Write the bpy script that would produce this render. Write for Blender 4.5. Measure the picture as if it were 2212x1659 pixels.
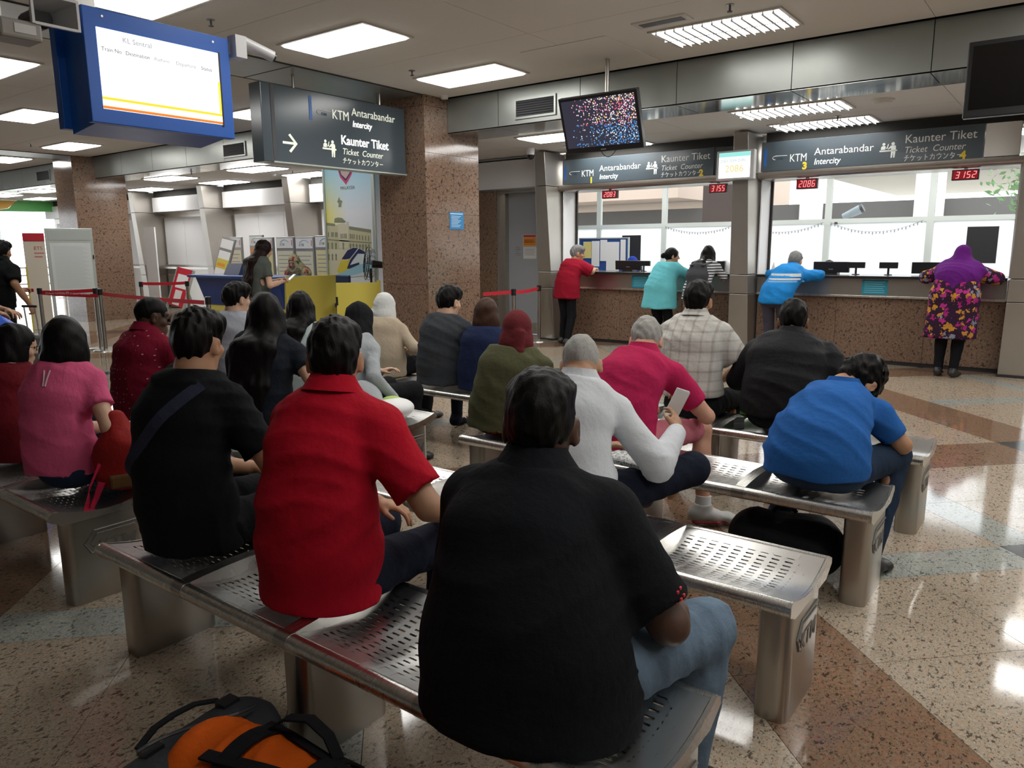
import bpy, bmesh, math, random
import numpy as np
from mathutils import Vector, Matrix
random.seed(7)
for o in list(bpy.data.objects): bpy.data.objects.remove(o, do_unlink=True)
SC = bpy.context.scene; COL = SC.collection
# ---------------------------------------------------------------- camera (x along the counter wall, y towards it, camera over the origin)
cam = bpy.data.cameras.new('camera'); cam_o = bpy.data.objects.new('camera', cam); COL.objects.link(cam_o)
F_PX, PITCH, ROLL, YAW, CAM_H = 1617.2, math.radians(10.319), math.radians(-.38), math.radians(-36.96), 1.5
cam.sensor_fit = 'HORIZONTAL'; cam.sensor_width = 36; cam.lens = 36*F_PX/2212; cam.clip_start = .05; cam.clip_end = 300
_f = Vector((math.sin(YAW)*math.cos(PITCH), math.cos(YAW)*math.cos(PITCH), -math.sin(PITCH)))
_r0 = Vector((math.cos(YAW), -math.sin(YAW), 0)); _u0 = _r0.cross(_f)
_r = math.cos(ROLL)*_r0+math.sin(ROLL)*_u0; _u = -math.sin(ROLL)*_r0+math.cos(ROLL)*_u0
cam_o.matrix_world = Matrix(((_r.x, _u.x, -_f.x, 0), (_r.y, _u.y, -_f.y, 0), (_r.z, _u.z, -_f.z, CAM_H), (0, 0, 0, 1)))
SC.camera = cam_o
# ---------------------------------------------------------------- daylight outside, exposure
wd = bpy.data.worlds.new('overcast_sky'); SC.world = wd; wd.use_nodes = True
bg = wd.node_tree.nodes['Background']; bg.inputs[0].default_value = (.93, .97, 1, 1); bg.inputs[1].default_value = 3.2
SC.view_settings.view_transform = 'Standard'; SC.view_settings.look = 'None'; SC.view_settings.gamma = 1
SC.view_settings.use_curve_mapping = False; SC.view_settings.exposure = 0.0
LAMP = 13.0       # radiance of the fluorescent ceiling panels
# ---------------------------------------------------------------- helpers
class MB:
    def __init__(s): s.v = []; s.f = []
    def add(s, vs, fs):
        o = len(s.v); s.v += [tuple(map(float, q)) for q in vs]; s.f += [tuple(o+i for i in q) for q in fs]; return s
    def box(s, x0, x1, y0, y1, z0, z1):
        x0, x1 = min(x0, x1), max(x0, x1); y0, y1 = min(y0, y1), max(y0, y1); z0, z1 = min(z0, z1), max(z0, z1)
        return s.hexa([(x0, y0, z0), (x1, y0, z0), (x1, y1, z0), (x0, y1, z0), (x0, y0, z1), (x1, y0, z1), (x1, y1, z1), (x0, y1, z1)])
    def hexa(s, v): return s.add(v, [(3, 2, 1, 0), (4, 5, 6, 7), (0, 1, 5, 4), (1, 2, 6, 5), (2, 3, 7, 6), (3, 0, 4, 7)])
    def poly(s, v): return s.add(v, [tuple(range(len(v)))])
    def prism(s, pts, ax, a, b):
        # polygon of 2-d points extruded along axis ax ('x','y','z') from a to b
        mk = {'x': lambda p, t: (t, p[0], p[1]), 'y': lambda p, t: (p[0], t, p[1]), 'z': lambda p, t: (p[0], p[1], t)}[ax]
        n = len(pts); vs = [mk(p, a) for p in pts]+[mk(p, b) for p in pts]
        return s.add(vs, [tuple(range(n))[::-1], tuple(range(n, 2*n))]+[(i, (i+1) % n, n+(i+1) % n, n+i) for i in range(n)])
    def tube(s, path, r, n=8, cap=True):
        P = [np.array(p, float) for p in path]; rs = r if isinstance(r, (list, tuple)) else [r]*len(P); vs = []; up = None
        for i, p in enumerate(P):
            t = P[min(i+1, len(P)-1)]-P[max(i-1, 0)]; t = t/max(1e-9, np.linalg.norm(t))
            if up is None: up = np.array([0, 0, 1.]) if abs(t[2]) < .9 else np.array([1., 0, 0])
            a = np.cross(t, up); a /= max(1e-9, np.linalg.norm(a)); up = np.cross(a, t)
            vs += [p+rs[i]*(math.cos(2*math.pi*k/n)*a+math.sin(2*math.pi*k/n)*up) for k in range(n)]
        fs = [(i*n+k, i*n+(k+1) % n, (i+1)*n+(k+1) % n, (i+1)*n+k) for i in range(len(P)-1) for k in range(n)]
        if cap: fs += [tuple(range(n))[::-1], tuple((len(P)-1)*n+k for k in range(n))]
        return s.add(vs, fs)
    def cyl(s, a, b, r, n=16, r2=None): return s.tube([a, b], [r, r if r2 is None else r2], n)
    def lathe(s, prof, c=(0, 0, 0), n=24):
        vs = [(c[0]+r*math.cos(2*math.pi*k/n), c[1]+r*math.sin(2*math.pi*k/n), c[2]+z) for r, z in prof for k in range(n)]
        fs = [(i*n+k, i*n+(k+1) % n, (i+1)*n+(k+1) % n, (i+1)*n+k) for i in range(len(prof)-1) for k in range(n)]
        return s.add(vs, fs+[tuple(range(n))[::-1], tuple((len(prof)-1)*n+k for k in range(n))])
    def grid(s, fn, nu, nv, close=False):
        vs = [fn(i/nu, j/nv) for i in range(nu+1) for j in range(nv+1)]
        return s.add(vs, [(i*(nv+1)+j, (i+1)*(nv+1)+j, (i+1)*(nv+1)+j+1, i*(nv+1)+j+1) for i in range(nu) for j in range(nv)])
    def ribbon(s, path, width, thick, wdir):
        # flat strap along a path; wdir: direction(s) of its width
        P = [np.array(p, float) for p in path]; vs = []
        for i, p in enumerate(P):
            t = P[min(i+1, len(P)-1)]-P[max(i-1, 0)]; t /= max(1e-9, np.linalg.norm(t)); wv = np.array(wdir[i] if isinstance(wdir, list) else wdir, float)
            wv = wv-t*(wv @ t); wv /= max(1e-9, np.linalg.norm(wv)); nn = np.cross(t, wv)
            for a, b in ((-1, -1), (1, -1), (1, 1), (-1, 1)): vs.append(p+wv*a*width/2+nn*b*thick/2)
        fs = [(i*4+k, i*4+(k+1) % 4, i*4+4+(k+1) % 4, i*4+4+k) for i in range(len(P)-1) for k in range(4)]
        return s.add(vs, fs+[(3, 2, 1, 0), tuple((len(P)-1)*4+k for k in range(4))])
    def xf(s, M):
        s.v = [tuple(M @ Vector(q)) for q in s.v]; return s
def bevel_mesh(me, w, seg=2):
    bm = bmesh.new(); bm.from_mesh(me); bmesh.ops.bevel(bm, geom=bm.edges[:], offset=w, segments=seg, affect='EDGES', profile=.5); bm.to_mesh(me); bm.free()
def obj(name, mb, mat, parent=None, smooth=False, bevel=0, loc=None, rot=None):
    me = bpy.data.meshes.new(name); me.from_pydata(mb.v, [], mb.f); me.update()
    bm = bmesh.new(); bm.from_mesh(me); bmesh.ops.recalc_face_normals(bm, faces=bm.faces[:]); bm.to_mesh(me); bm.free()
    if bevel: bevel_mesh(me, bevel)
    for m in (mat if isinstance(mat, (list, tuple)) else [mat]): me.materials.append(m)
    if smooth:
        me.polygons.foreach_set('use_smooth', [True]*len(me.polygons))
        try: me.set_sharp_from_angle(angle=math.radians(40))
        except Exception: pass
    o = bpy.data.objects.new(name, me); COL.objects.link(o)
    if parent: o.parent = parent
    if loc: o.location = loc
    if rot: o.rotation_euler = rot
    return o
def tag(o, label, cat, group=None):
    o['label'] = label; o['category'] = cat
    if group: o['group'] = group
    return o
def thing(name, label, cat, loc=(0, 0, 0), rotz=0, group=None):
    o = bpy.data.objects.new(name, None); COL.objects.link(o); o.empty_display_size = .1
    o.location = loc; o.rotation_euler = (0, 0, rotz); return tag(o, label, cat, group)
def struct(name, mb, mat, **k):
    o = obj(name, mb, mat, **k); o['kind'] = 'structure'; return o
def sempty(name, loc=(0, 0, 0)):
    o = bpy.data.objects.new(name, None); COL.objects.link(o); o.location = loc; o['kind'] = 'structure'; return o
def dup(root, loc, rotz=0, label=None, group=None):
    def cp(o, par):
        c = o.copy(); COL.objects.link(c); c.parent = par
        for ch in kids.get(o.name, []): cp(ch, c)
        return c
    kids = {}
    for o in COL.objects:
        if o.parent: kids.setdefault(o.parent.name, []).append(o)
    r = cp(root, None); r.location = loc; r.rotation_euler = (0, 0, rotz)
    if label: r['label'] = label
    if group: r['group'] = group
    return r
def ball(name, c, r, mat, parent=None, n=10, sc=(1, 1, 1)):
    mb = MB(); m = n//2+1
    prof = [(r*math.sin(math.pi*i/m)+1e-5, -r*math.cos(math.pi*i/m)) for i in range(m+1)]
    mb.lathe(prof, n=n); mb.v = [(c[0]+q[0]*sc[0], c[1]+q[1]*sc[1], c[2]+q[2]*sc[2]) for q in mb.v]
    return obj(name, mb, mat, parent, smooth=True)
def text(name, s, size, M, mat, parent=None, align='LEFT', ext=.0012, shear=0, bold=0, sx=1.0):
    cu = bpy.data.curves.new(name, 'FONT'); cu.body = s; cu.size = size; cu.align_x = align; cu.extrude = ext; cu.shear = shear; cu.offset = bold; cu.resolution_u = 3
    t = bpy.data.objects.new(name, cu); COL.objects.link(t); bpy.context.view_layer.update()
    me = bpy.data.meshes.new_from_object(t.evaluated_get(bpy.context.evaluated_depsgraph_get())); bpy.data.objects.remove(t, do_unlink=True); bpy.data.curves.remove(cu)
    for v in me.vertices: v.co.x *= sx
    me.transform(M); me.materials.clear(); me.materials.append(mat); me.name = name
    o = bpy.data.objects.new(name, me); COL.objects.link(o)
    if parent: o.parent = parent
    return o
def face_m(origin, right, up):
    r = Vector(right).normalized(); u = Vector(up).normalized(); n = r.cross(u)
    return Matrix(((r.x, u.x, n.x, origin[0]), (r.y, u.y, n.y, origin[1]), (r.z, u.z, n.z, origin[2]), (0, 0, 0, 1)))
# ---------------------------------------------------------------- materials
def mat(name, col, rough=.5, metal=0, spec=.5, emit=None, es=1.0, alpha=1):
    m = bpy.data.materials.new(name); m.use_nodes = True; b = m.node_tree.nodes['Principled BSDF']
    b.inputs['Base Color'].default_value = (*col, 1); b.inputs['Roughness'].default_value = rough; b.inputs['Metallic'].default_value = metal
    b.inputs['Specular IOR Level'].default_value = spec
    if emit: b.inputs['Emission Color'].default_value = (*emit, 1); b.inputs['Emission Strength'].default_value = es
    return m
class NT:
    def __init__(s, m): s.m = m; s.t = m.node_tree; s.b = s.t.nodes['Principled BSDF']
    def n(s, ty, **k):
        o = s.t.nodes.new(ty)
        for a, v in k.items():
            if a.startswith('i_'):
                key = a[2:]; key = int(key) if key.isdigit() else key.replace('_', ' '); o.inputs[key].default_value = v
            else: setattr(o, a, v)
        return o
    def l(s, a, b): s.t.links.new(a, b)
    def co(s, kind='Object', scale=(1, 1, 1), rot=(0, 0, 0)):
        c = s.n('ShaderNodeTexCoord'); mp = s.n('ShaderNodeMapping'); mp.inputs['Scale'].default_value = scale; mp.inputs['Rotation'].default_value = rot
        s.l(c.outputs[kind], mp.inputs[0]); return mp.outputs[0]
    def noise(s, co, scale, detail=3, rough=.55): 
        o = s.n('ShaderNodeTexNoise'); o.inputs['Scale'].default_value = scale; o.inputs['Detail'].default_value = detail; o.inputs['Roughness'].default_value = rough; s.l(co, o.inputs['Vector']); return o.outputs['Fac']
    def ramp(s, fac, stops, interp='LINEAR'):
        o = s.n('ShaderNodeValToRGB'); o.color_ramp.interpolation = interp; e = o.color_ramp.elements
        while len(e) < len(stops): e.new(.5)
        for el, (p, c) in zip(e, stops): el.position = p; el.color = (*c, 1) if len(c) == 3 else c
        s.l(fac, o.inputs[0]); return o.outputs[0]
    def mix(s, fac, a, b, ty='MIX'):
        o = s.n('ShaderNodeMix'); o.data_type = 'RGBA'; o.blend_type = ty
        for k, v in ((0, fac), (6, a), (7, b)):
            if hasattr(v, 'is_output'): s.l(v, o.inputs[k])
            elif k == 0: o.inputs[0].default_value = v
            else: o.inputs[k].default_value = (*v, 1)
        return o.outputs[2]
    def math(s, op, a, b=None):
        o = s.n('ShaderNodeMath', operation=op)
        for i, v in enumerate((a, b)):
            if v is None: continue
            if hasattr(v, 'is_output'): s.l(v, o.inputs[i])
            else: o.inputs[i].default_value = v
        return o.outputs[0]
    def bump(s, h, strength=.2, dist=.01):
        o = s.n('ShaderNodeBump'); o.inputs['Strength'].default_value = strength; o.inputs['Distance'].default_value = dist; s.l(h, o.inputs['Height']); s.l(o.outputs[0], s.b.inputs['Normal'])
    def base(s, c): s.l(c, s.b.inputs['Base Color'])
def granite(name, cols, rough=.16, scale=60, spec=.5, kind='Object', big=.35, rn=.05, fl=1.0):
    # cols: dark fleck, base, pale grain, warm grain
    m = mat(name, cols[1], rough, 0, spec); t = NT(m); c = t.co(kind); c2 = t.co(kind, (1, .62, .8), (.3, .2, .9))
    k = t.ramp(t.noise(c, scale, 4, .8), [(.36, tuple(x*.62 for x in cols[1])), (.47, cols[1]), (.55, cols[1]), (.66, cols[2])])
    if len(cols) > 3: k = t.mix(t.ramp(t.noise(c, scale*.55, 3, .7), [(.50, (0, 0, 0)), (.62, (1, 1, 1))]), k, cols[3])
    fk = t.ramp(t.noise(c2, scale*.8, 3, .65), [(.365, (1, 1, 1)), (.43, (0, 0, 0))]); fk2 = t.ramp(t.noise(c2, scale*2.1, 2, .6), [(.34, (1, 1, 1)), (.40, (0, 0, 0))])
    k = t.mix(fk2, k, tuple(x*1.3 for x in cols[0])); t.base(t.mix(fk, k, cols[0]))
    r = t.math('ADD', rough, t.math('MULTIPLY', t.noise(c, 2.2, 3), rn)); t.l(r, t.b.inputs['Roughness']); return m
def cloth(name, col, rough=.85, weave=900, var=.12):
    m = mat(name, col, rough, 0, .12); t = NT(m); c = t.co('Object')
    v = t.noise(c, 9, 3); t.base(t.mix(v, tuple(x*(1-var) for x in col), tuple(min(1, x*(1+var)) for x in col)))
    t.bump(t.math('ADD', t.math('MULTIPLY', t.noise(c, weave*.5, 1), .35), t.math('ADD', t.math('MULTIPLY', t.noise(t.co('Object', (1, 1, .45), (.5, .3, .2)), 16, 3), 2.2), t.math('MULTIPLY', t.noise(t.co('Object', (.4, 1, 1), (.2, -.6, .7)), 30, 2), 1.0))), .55, .008)
    try: t.b.inputs['Sheen Weight'].default_value = .0
    except Exception: pass
    return m
def steel(name, col=(.62, .61, .58), rough=.28, scale=(1, 1, 60), metal=1.0, amt=.08):
    m = mat(name, col, rough, metal); t = NT(m); c = t.co('Object', scale)
    n = t.noise(c, 9, 4); t.l(t.math('ADD', rough-amt/2, t.math('MULTIPLY', n, amt)), t.b.inputs['Roughness'])
    t.base(t.mix(t.noise(t.co('Object'), 3, 3), tuple(x*.88 for x in col), tuple(min(1, x*1.06) for x in col))); return m
def emis(name, col, st):
    m = mat(name, (.02, .02, .02), .3, 0, .3, col, st); return m
M_CREAM = granite('floor_granite_cream', [(.10, .08, .06), (.37, .31, .235), (.53, .465, .375), (.42, .30, .215)], .055, 78, rn=.04)
M_BROWN = granite('floor_granite_red_brown', [(.06, .04, .028), (.215, .14, .09), (.30, .21, .145), (.26, .135, .082)], .055, 72, rn=.04)
M_GREYG = granite('floor_granite_grey_green', [(.09, .10, .09), (.31, .325, .30), (.45, .47, .435), (.36, .345, .30)], .055, 78, rn=.04)
M_DARKG = granite('floor_granite_black', [(.015, .016, .018), (.045, .047, .05), (.09, .09, .09)], .09, 60)
M_COLUMN = granite('column_granite', [(.06, .04, .03), (.215, .142, .10), (.33, .235, .175), (.255, .15, .10)], .10, 46, .45)
M_CEIL = mat('ceiling_board', (.70, .695, .67), .85, 0, .2)
M_BEAM = steel('brushed_grey_cladding', (.30, .315, .295), .34, (1, 1, 40), .6, .06)
M_BEAMB = steel('polished_soffit', (.52, .53, .51), .12, (1, 1, 1), .9, .05)
M_STEEL = steel('stainless_steel', (.74, .725, .69), .28, (60, 1, 1))
M_STEELV = steel('brushed_steel_upright', (.50, .485, .455), .30, (40, 40, 1))
M_PILLAR = steel('pillar_steel', (.47, .44, .40), .33, (50, 50, 1), .85)
M_WHITEP = mat('white_panel', (.70, .70, .71), .35)
M_WHITE = mat('white_paint', (.8, .8, .8), .5)
M_GREYP = mat('grey_door_paint', (.40, .43, .47), .45)
M_ALU = mat('window_aluminium', (.50, .55, .52), .4, .5)
M_BLACK = mat('black_plastic', (.012, .012, .014), .35)
M_BLACKM = mat('matt_black', (.018, .018, .02), .7)
M_DKGREY = mat('dark_grey', (.06, .06, .065), .5)
M_GAP = mat('dark_joint', (.03, .028, .025), .8)
M_SIGN = mat('sign_face_slate', (.062, .082, .098), .22, 0, .5)
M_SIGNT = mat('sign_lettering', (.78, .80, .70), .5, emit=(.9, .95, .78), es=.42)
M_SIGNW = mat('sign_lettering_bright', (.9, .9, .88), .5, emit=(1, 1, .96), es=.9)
M_SIGND = mat('sign_lettering_dull', (.66, .68, .66), .5)
M_SIGNBL = mat('sign_blue_bar', (.01, .11, .42), .4)
M_SIGNKTM = mat('sign_small_dark_blue', (.015, .05, .09), .4)
M_YEL = mat('yellow_paint', (.62, .53, .07), .5)
M_YELN = mat('yellow_numeral', (.75, .55, .03), .5)
M_BLUE = mat('blue_paint', (.014, .065, .27), .3)
M_KIOSK = mat('kiosk_blue', (.010, .13, .60), .28)
M_RED = mat('red_belt', (.52, .012, .03), .6)
M_LAMP = emis('fluorescent_panel', (1, .985, .95), LAMP)
M_FRAME = mat('lamp_frame', (.55, .53, .48), .5)
M_EYE = mat('eye', (.03, .018, .012), .2)
M_SHOE = mat('black_shoe', (.02, .019, .018), .45)
M_GREYT = mat('grey_print', (.25, .26, .27), .6)
def skin(name, c):
    m = mat(name, c, .5, 0, .4); t = NT(m); co = t.co('Object'); t.base(t.mix(t.noise(co, 14, 4), tuple(x*.85 for x in c), tuple(min(1, x*1.12) for x in c)))
    b = t.b; b.inputs['Subsurface Weight'].default_value = .08; b.inputs['Subsurface Radius'].default_value = (.012, .005, .003); t.bump(t.noise(co, 260, 2), .12, .002); return m
SKIN_MID = skin('skin_tan', (.42, .225, .13)); SKIN_LIGHT = skin('skin_light', (.58, .36, .25)); SKIN_DARK = skin('skin_brown', (.15, .068, .038)); SKIN_DEEP = skin('skin_deep', (.075, .036, .022)); SKIN_ROSY = skin('skin_rosy', (.55, .29, .19))
def hairm(name, c, rough=.42, c2=None):
    m = mat(name, c, rough, 0, .12); t = NT(m); co = t.co('Object', (190, 190, 14)); n = t.noise(co, 1, 3, .7)
    t.base(t.mix(n, tuple(x*.55 for x in c), c2 or tuple(x*1.6 for x in c))); t.bump(n, .55, .004); return m
M_HAIR = hairm('black_hair', (.0045, .004, .004)); M_HAIRB = hairm('dark_brown_hair', (.013, .006, .005)); M_HAIRBR = hairm('brown_hair', (.045, .022, .014))
M_HAIRG = hairm('grey_hair', (.30, .295, .27), .55, (.52, .51, .48)); M_HAIRSP = hairm('greying_hair', (.12, .12, .115), .55, (.30, .30, .29))
PJ = {}
# ---------------------------------------------------------------- floor: diagonal lattice of granite slabs
PU = 4.755
def lat(i, c0):     # edges of band pattern along a diagonal coordinate: brown .78, cream 1.82 (two slabs), grey .36, cream 1.82
    b = c0+i*PU
    return [(b-.385, b+.385, 'b'), (b+.385, b+1.29, 'c'), (b+1.29, b+2.2, 'c'), (b+2.2, b+2.56, 'g'), (b+2.56, b+3.465, 'c'), (b+3.465, b+4.37, 'c')]
floor = struct('floor', MB().box(-40, 7, -8, 10.9, -.12, -.022), M_GAP)
slabs = []
for i in range(-10, 5):
    for (u0, u1, ku) in lat(i, 1.95):
        for j in range(-3, 12):
            for (w0, w1, kw) in lat(j, 1.955):
                k = ku+kw
                kind = 'd' if k in ('bb', 'gg') else 'b' if 'b' in k else 'g' if 'g' in k else 'c'
                um, wm = (u0+u1)/2, (w0+w1)/2; x, y = (um-wm)/2, (um+wm)/2
                if not (-39 < x < 6.5 and -7.5 < y < 10.6): continue
                if kind == 'd' and k == 'bb' and False: continue
                slabs.append((x, y, u0, u1, w0, w1, kind))
def in_view(x, y):
    v = Vector((x, y, -CAM_H)); d = v.dot(_f)
    if d < .3: return 9e9
    px, py = v.dot(_r)/d*F_PX, -v.dot(_u)/d*F_PX
    return d if abs(px) < 1200 and abs(py) < 950 else 9e9
slabs.sort(key=lambda s: in_view(s[0], s[1]))
FM = dict(c=M_CREAM, b=M_BROWN, g=M_GREYG, d=M_DARKG); cache = {}
def slab_mesh(mb, u0, u1, w0, w1, cx, cy, g=.0016):
    pts = [((u-w)/2-cx, (u+w)/2-cy) for u, w in ((u0+g, w0+g), (u1-g, w0+g), (u1-g, w1-g), (u0+g, w1-g))]
    mb.prism(pts, 'z', -.022, 0); return mb
n_s = 0; rest = {k: MB() for k in FM}
for (x, y, u0, u1, w0, w1, kind) in slabs:
    if n_s < 290 and in_view(x, y) < 30:
        o = obj('stone_slab', slab_mesh(MB(), u0, u1, w0, w1, x, y), FM[kind], floor, loc=(x, y, 0)); n_s += 1
    else: slab_mesh(rest[kind], u0, u1, w0, w1, 0, 0)
mb = MB(); mi = []
for a, k in enumerate(FM):
    mb.add(rest[k].v, rest[k].f); mi += [a]*len(rest[k].f)
o = obj('stone_slabs_distant', mb, list(FM.values()), floor); o['kind'] = 'stuff'; o.data.polygons.foreach_set('material_index', mi)
# ---------------------------------------------------------------- ceiling boards
ZC, ZL = 3.43, 2.99
ceil = struct('ceiling', MB().box(-40, 7, -8, 7.85, ZC+.03, ZC+.1), M_GAP)
cpan = {}
for i in range(-12, 4):
    for j in range(-5, 5):
        x0 = -4.27+3.05*i; y0 = 4.2+1.76*(j-3)+1.76*0; x1, y1 = x0+3.05, y0+1.76
        if y0 > 7.8 or x1 < -34: continue
        y1 = min(y1, 7.8)
        obj('ceiling_board', MB().box(x0+.0025, x1-.0025, y0+.0025, y1-.0025, ZC, ZC+.03), M_CEIL, ceil)
low = struct('ceiling_low', MB().box(-40, 7, 8.45, 10.55, ZL+.03, ZL+.1), M_GAP)
for i in range(-11, 4):
    for (y0, y1) in ((8.45, 9.47), (9.47, 10.5)):
        x0 = -4.27+3.05*i; obj('ceiling_board', MB().box(x0+.0025, x0+3.0475, y0+.0025, y1-.0025, ZL, ZL+.03), M_CEIL, low)
# access panel standing slightly proud near the middle lamps
ap = struct('trim_1', MB().box(-4.72, -3.75, 6.45, 7.6, ZC-.006, ZC-.001), M_CEIL)
# grey flush band running to each column
for k, cx in enumerate((-7.36, -17.3)):
    b = struct('trim_%d' % (k+2), MB().box(cx-.45, cx+.43, -8, 7.36, ZC-.012, ZC-.001), M_BEAM)
    for y in (5.35, 3.6, 1.8):
        obj('joint_strip', MB().box(cx-.45, cx+.43, y, y+.012, ZC-.0145, ZC-.011), M_GAP, b)
    for x in (cx-.46, cx+.43): obj('joint_strip', MB().box(x, x+.012, -8, 7.36, ZC-.0145, ZC-.003), M_GAP, b)
# ---------------------------------------------------------------- beam along the columns, clad in 1.2 m panels
beam = struct('beam', MB().box(-40, 7, 7.83, 8.43, ZL+.02, ZC+.05), M_GAP)
xs = [-6.05+1.205*i for i in range(-29, 12)]
segs = []
for a, b in zip(xs[:-1], xs[1:]):
    for c0, c1 in ((-99, -17.72), (-16.85, -7.78), (-6.9, 99)):
        s0, s1 = max(a, c0), min(b, c1)
        if s1-s0 > .05: segs.append((s0, s1))
for s0, s1 in segs:
    obj('fascia_panel', MB().box(s0+.004, s1-.004, 7.79, 7.825, ZL, ZC-.001), M_BEAM, beam)
    obj('soffit_panel', MB().box(s0+.004, s1-.004, 7.79, 8.44, ZL-.004, ZL+.012), M_BEAMB, beam)
def vent(x0, x1, y, z0, z1, label):
    t = thing('air_grille', label, 'air vent', ((x0+x1)/2, y, z0))
    w = (x1-x0)/2; hh = z1-z0
    obj('backing', MB().box(-w, w, .001, .006, 0, hh), M_BLACKM, t)
    fr = MB(); fr.box(-w-.025, -w, -.012, .006, -.025, hh+.025); fr.box(w, w+.025, -.012, .006, -.025, hh+.025); fr.box(-w, w, -.012, .006, -.025, 0); fr.box(-w, w, -.012, .006, hh, hh+.025)
    obj('frame', fr, M_BEAM, t)
    for i in range(7):
        z = hh*(i+.5)/7; obj('louvre', MB().hexa([(-w, -.012, z-.012), (w, -.012, z-.012), (w, .0, z+.004), (-w, .0, z+.004), (-w, -.012, z-.009), (w, -.012, z-.009), (w, .0, z+.007), (-w, .0, z+.007)]), M_DKGREY, t)
vent(-5.76, -5.2, 7.783, 3.08, 3.27, 'black louvred air grille on grey beam beside the party-confetti television')
vent(-12.06, -11.45, 7.783, 3.08, 3.27, 'black louvred air grille on grey beam left of hanging direction sign')
vent(-19.66, -19.0, 7.783, 3.1, 3.3, 'small black air grille on beam left of the far granite column')
# ---------------------------------------------------------------- columns of polished granite slabs
def column(n, x0, x1):
    c = struct('column_%d' % n, MB().box(x0+.03, x1-.03, 7.37, 8.39, 0, ZC+.02), M_GAP)
    zs = [0, .12, 1.02, 1.95, 2.72, 3.3, ZC]
    for a, b in zip(zs[:-1], zs[1:]):
        g = .002
        obj('granite_slab', MB().box(x0, x1, 7.34, 7.37, a+g, b-g), M_COLUMN, c); obj('granite_slab', MB().box(x0, x1, 8.39, 8.42, a+g, b-g), M_COLUMN, c)
        obj('granite_slab', MB().box(x0, x0+.03, 7.37, 8.39, a+g, b-g), M_COLUMN, c)
        obj('granite_slab', MB().box(x1-.03, x1, 7.3705, 8.3895, a+g, b-g), M_COLUMN, c)
column(1, -7.76, -6.9); column(2, -17.7, -16.85); column(3, -27.6, -26.75)
# ---------------------------------------------------------------- counter wall
def pillar(n, c):
    p = sempty('pillar_%d' % n)
    for (z0, z1) in ((0, .855), (.865, 1.115), (1.125, 2.445), (2.455, 2.96)):
        def fr(z):
            t = z/2.96; return .145-.05*t, 10.16-.24*t
        (w0, y0), (w1, y1) = fr(z0), fr(z1)
        obj('steel_panel', MB().hexa([(c-w0, y0, z0), (c+w0, y0, z0), (c+w0+.0, 10.75, z0), (c-w0, 10.75, z0), (c-w1, y1, z1), (c+w1, y1, z1), (c+w1, 10.75, z1), (c-w1, 10.75, z1)]), M_PILLAR, p, bevel=.004)
    obj('plinth', MB().box(c-.148, c+.148, 10.145, 10.74, 0, .03), M_BLACKM, p)
for n, c in enumerate((-.50, -3.71, -6.91, -13.3, -16.5, -19.7, -22.9)): pillar(n+1, c)
# head strip over the signs, dark
wh = struct('wall_counter', MB().box(-6.75, -3.9, 10.44, 10.7, 2.86, ZL), M_GAP)
obj('head_strip', MB().box(-3.55, -.65, 10.44, 10.7, 2.86, ZL), M_GAP, wh)
M_BULL = steel('bullnose_steel', (.42, .38, .34), .3, (60, 1, 1), .9)
for a, b in ((-6.8, -3.84), (-3.6, -.6)):
    prof = [(10.30, 2.47)]+[(10.37-.07*math.cos(t), 2.43-.055*math.sin(t)) for t in np.linspace(0, 1.57, 7)]+[(10.78, 2.375), (10.78, 2.47)]
    obj('head_bullnose', MB().prism(prof, 'x', a, b), M_BULL, wh, smooth=True)
# reveals of the two openings
for x, s in ((-6.765, 1), (-3.855, -1), (-3.565, 1), (-.645, -1)):
    obj('reveal', MB().box(x-.008, x+.008, 10.40, 10.78, 1.12, 2.376), M_WHITEP, wh)
for x in (-6.74, -3.54): obj('jamb', MB().box(x-.016, x+.016, 10.75, 10.785, 1.12, 2.376), M_GAP, wh)
# left of the door: granite return, door recess, fascia, right end
ret = struct('wall_return', MB().box(-8.9, -8.2, 10.46, 10.9, 0, 2.46), M_GAP)
for z0, z1 in ((0, .62), (.62, 1.6), (1.6, 2.46)): obj('granite_slab', MB().box(-8.88, -8.17, 10.44, 10.462, z0+.002, z1-.002), M_COLUMN, ret)
obj('side_cladding', MB().box(-8.2, -8.17, 10.462, 10.72, 0, 2.46), M_PILLAR, ret)
struct('wall_fascia', MB().box(-10.0, -7.19, 10.32, 10.5, 2.48, 2.93), M_WHITEP)
struct('wall_over_door', MB().box(-10, -6.9, 10.5, 10.8, 2.46, ZL), M_PILLAR)
struct('trim_4', MB().box(-8.17, -7.0, 10.56, 10.72, 2.42, 2.47), M_PILLAR)
door = struct('door_1', MB().box(-8.1, -7.06, 10.70, 10.75, .01, 2.43), M_GREYP)
fr = MB(); fr.box(-8.18, -8.1, 10.6, 10.76, 0, 2.44); fr.box(-7.07, -6.98, 10.6, 10.76, 0, 2.44); obj('door_frame', fr, M_PILLAR, door)
obj('kick_plate', MB().box(-8.08, -7.08, 10.694, 10.70, .03, .2), M_STEEL, door)
struct('wall_right_end', MB().box(-.2, 7, 10.4, 10.9, 0, ZL), M_PILLAR)
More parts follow.
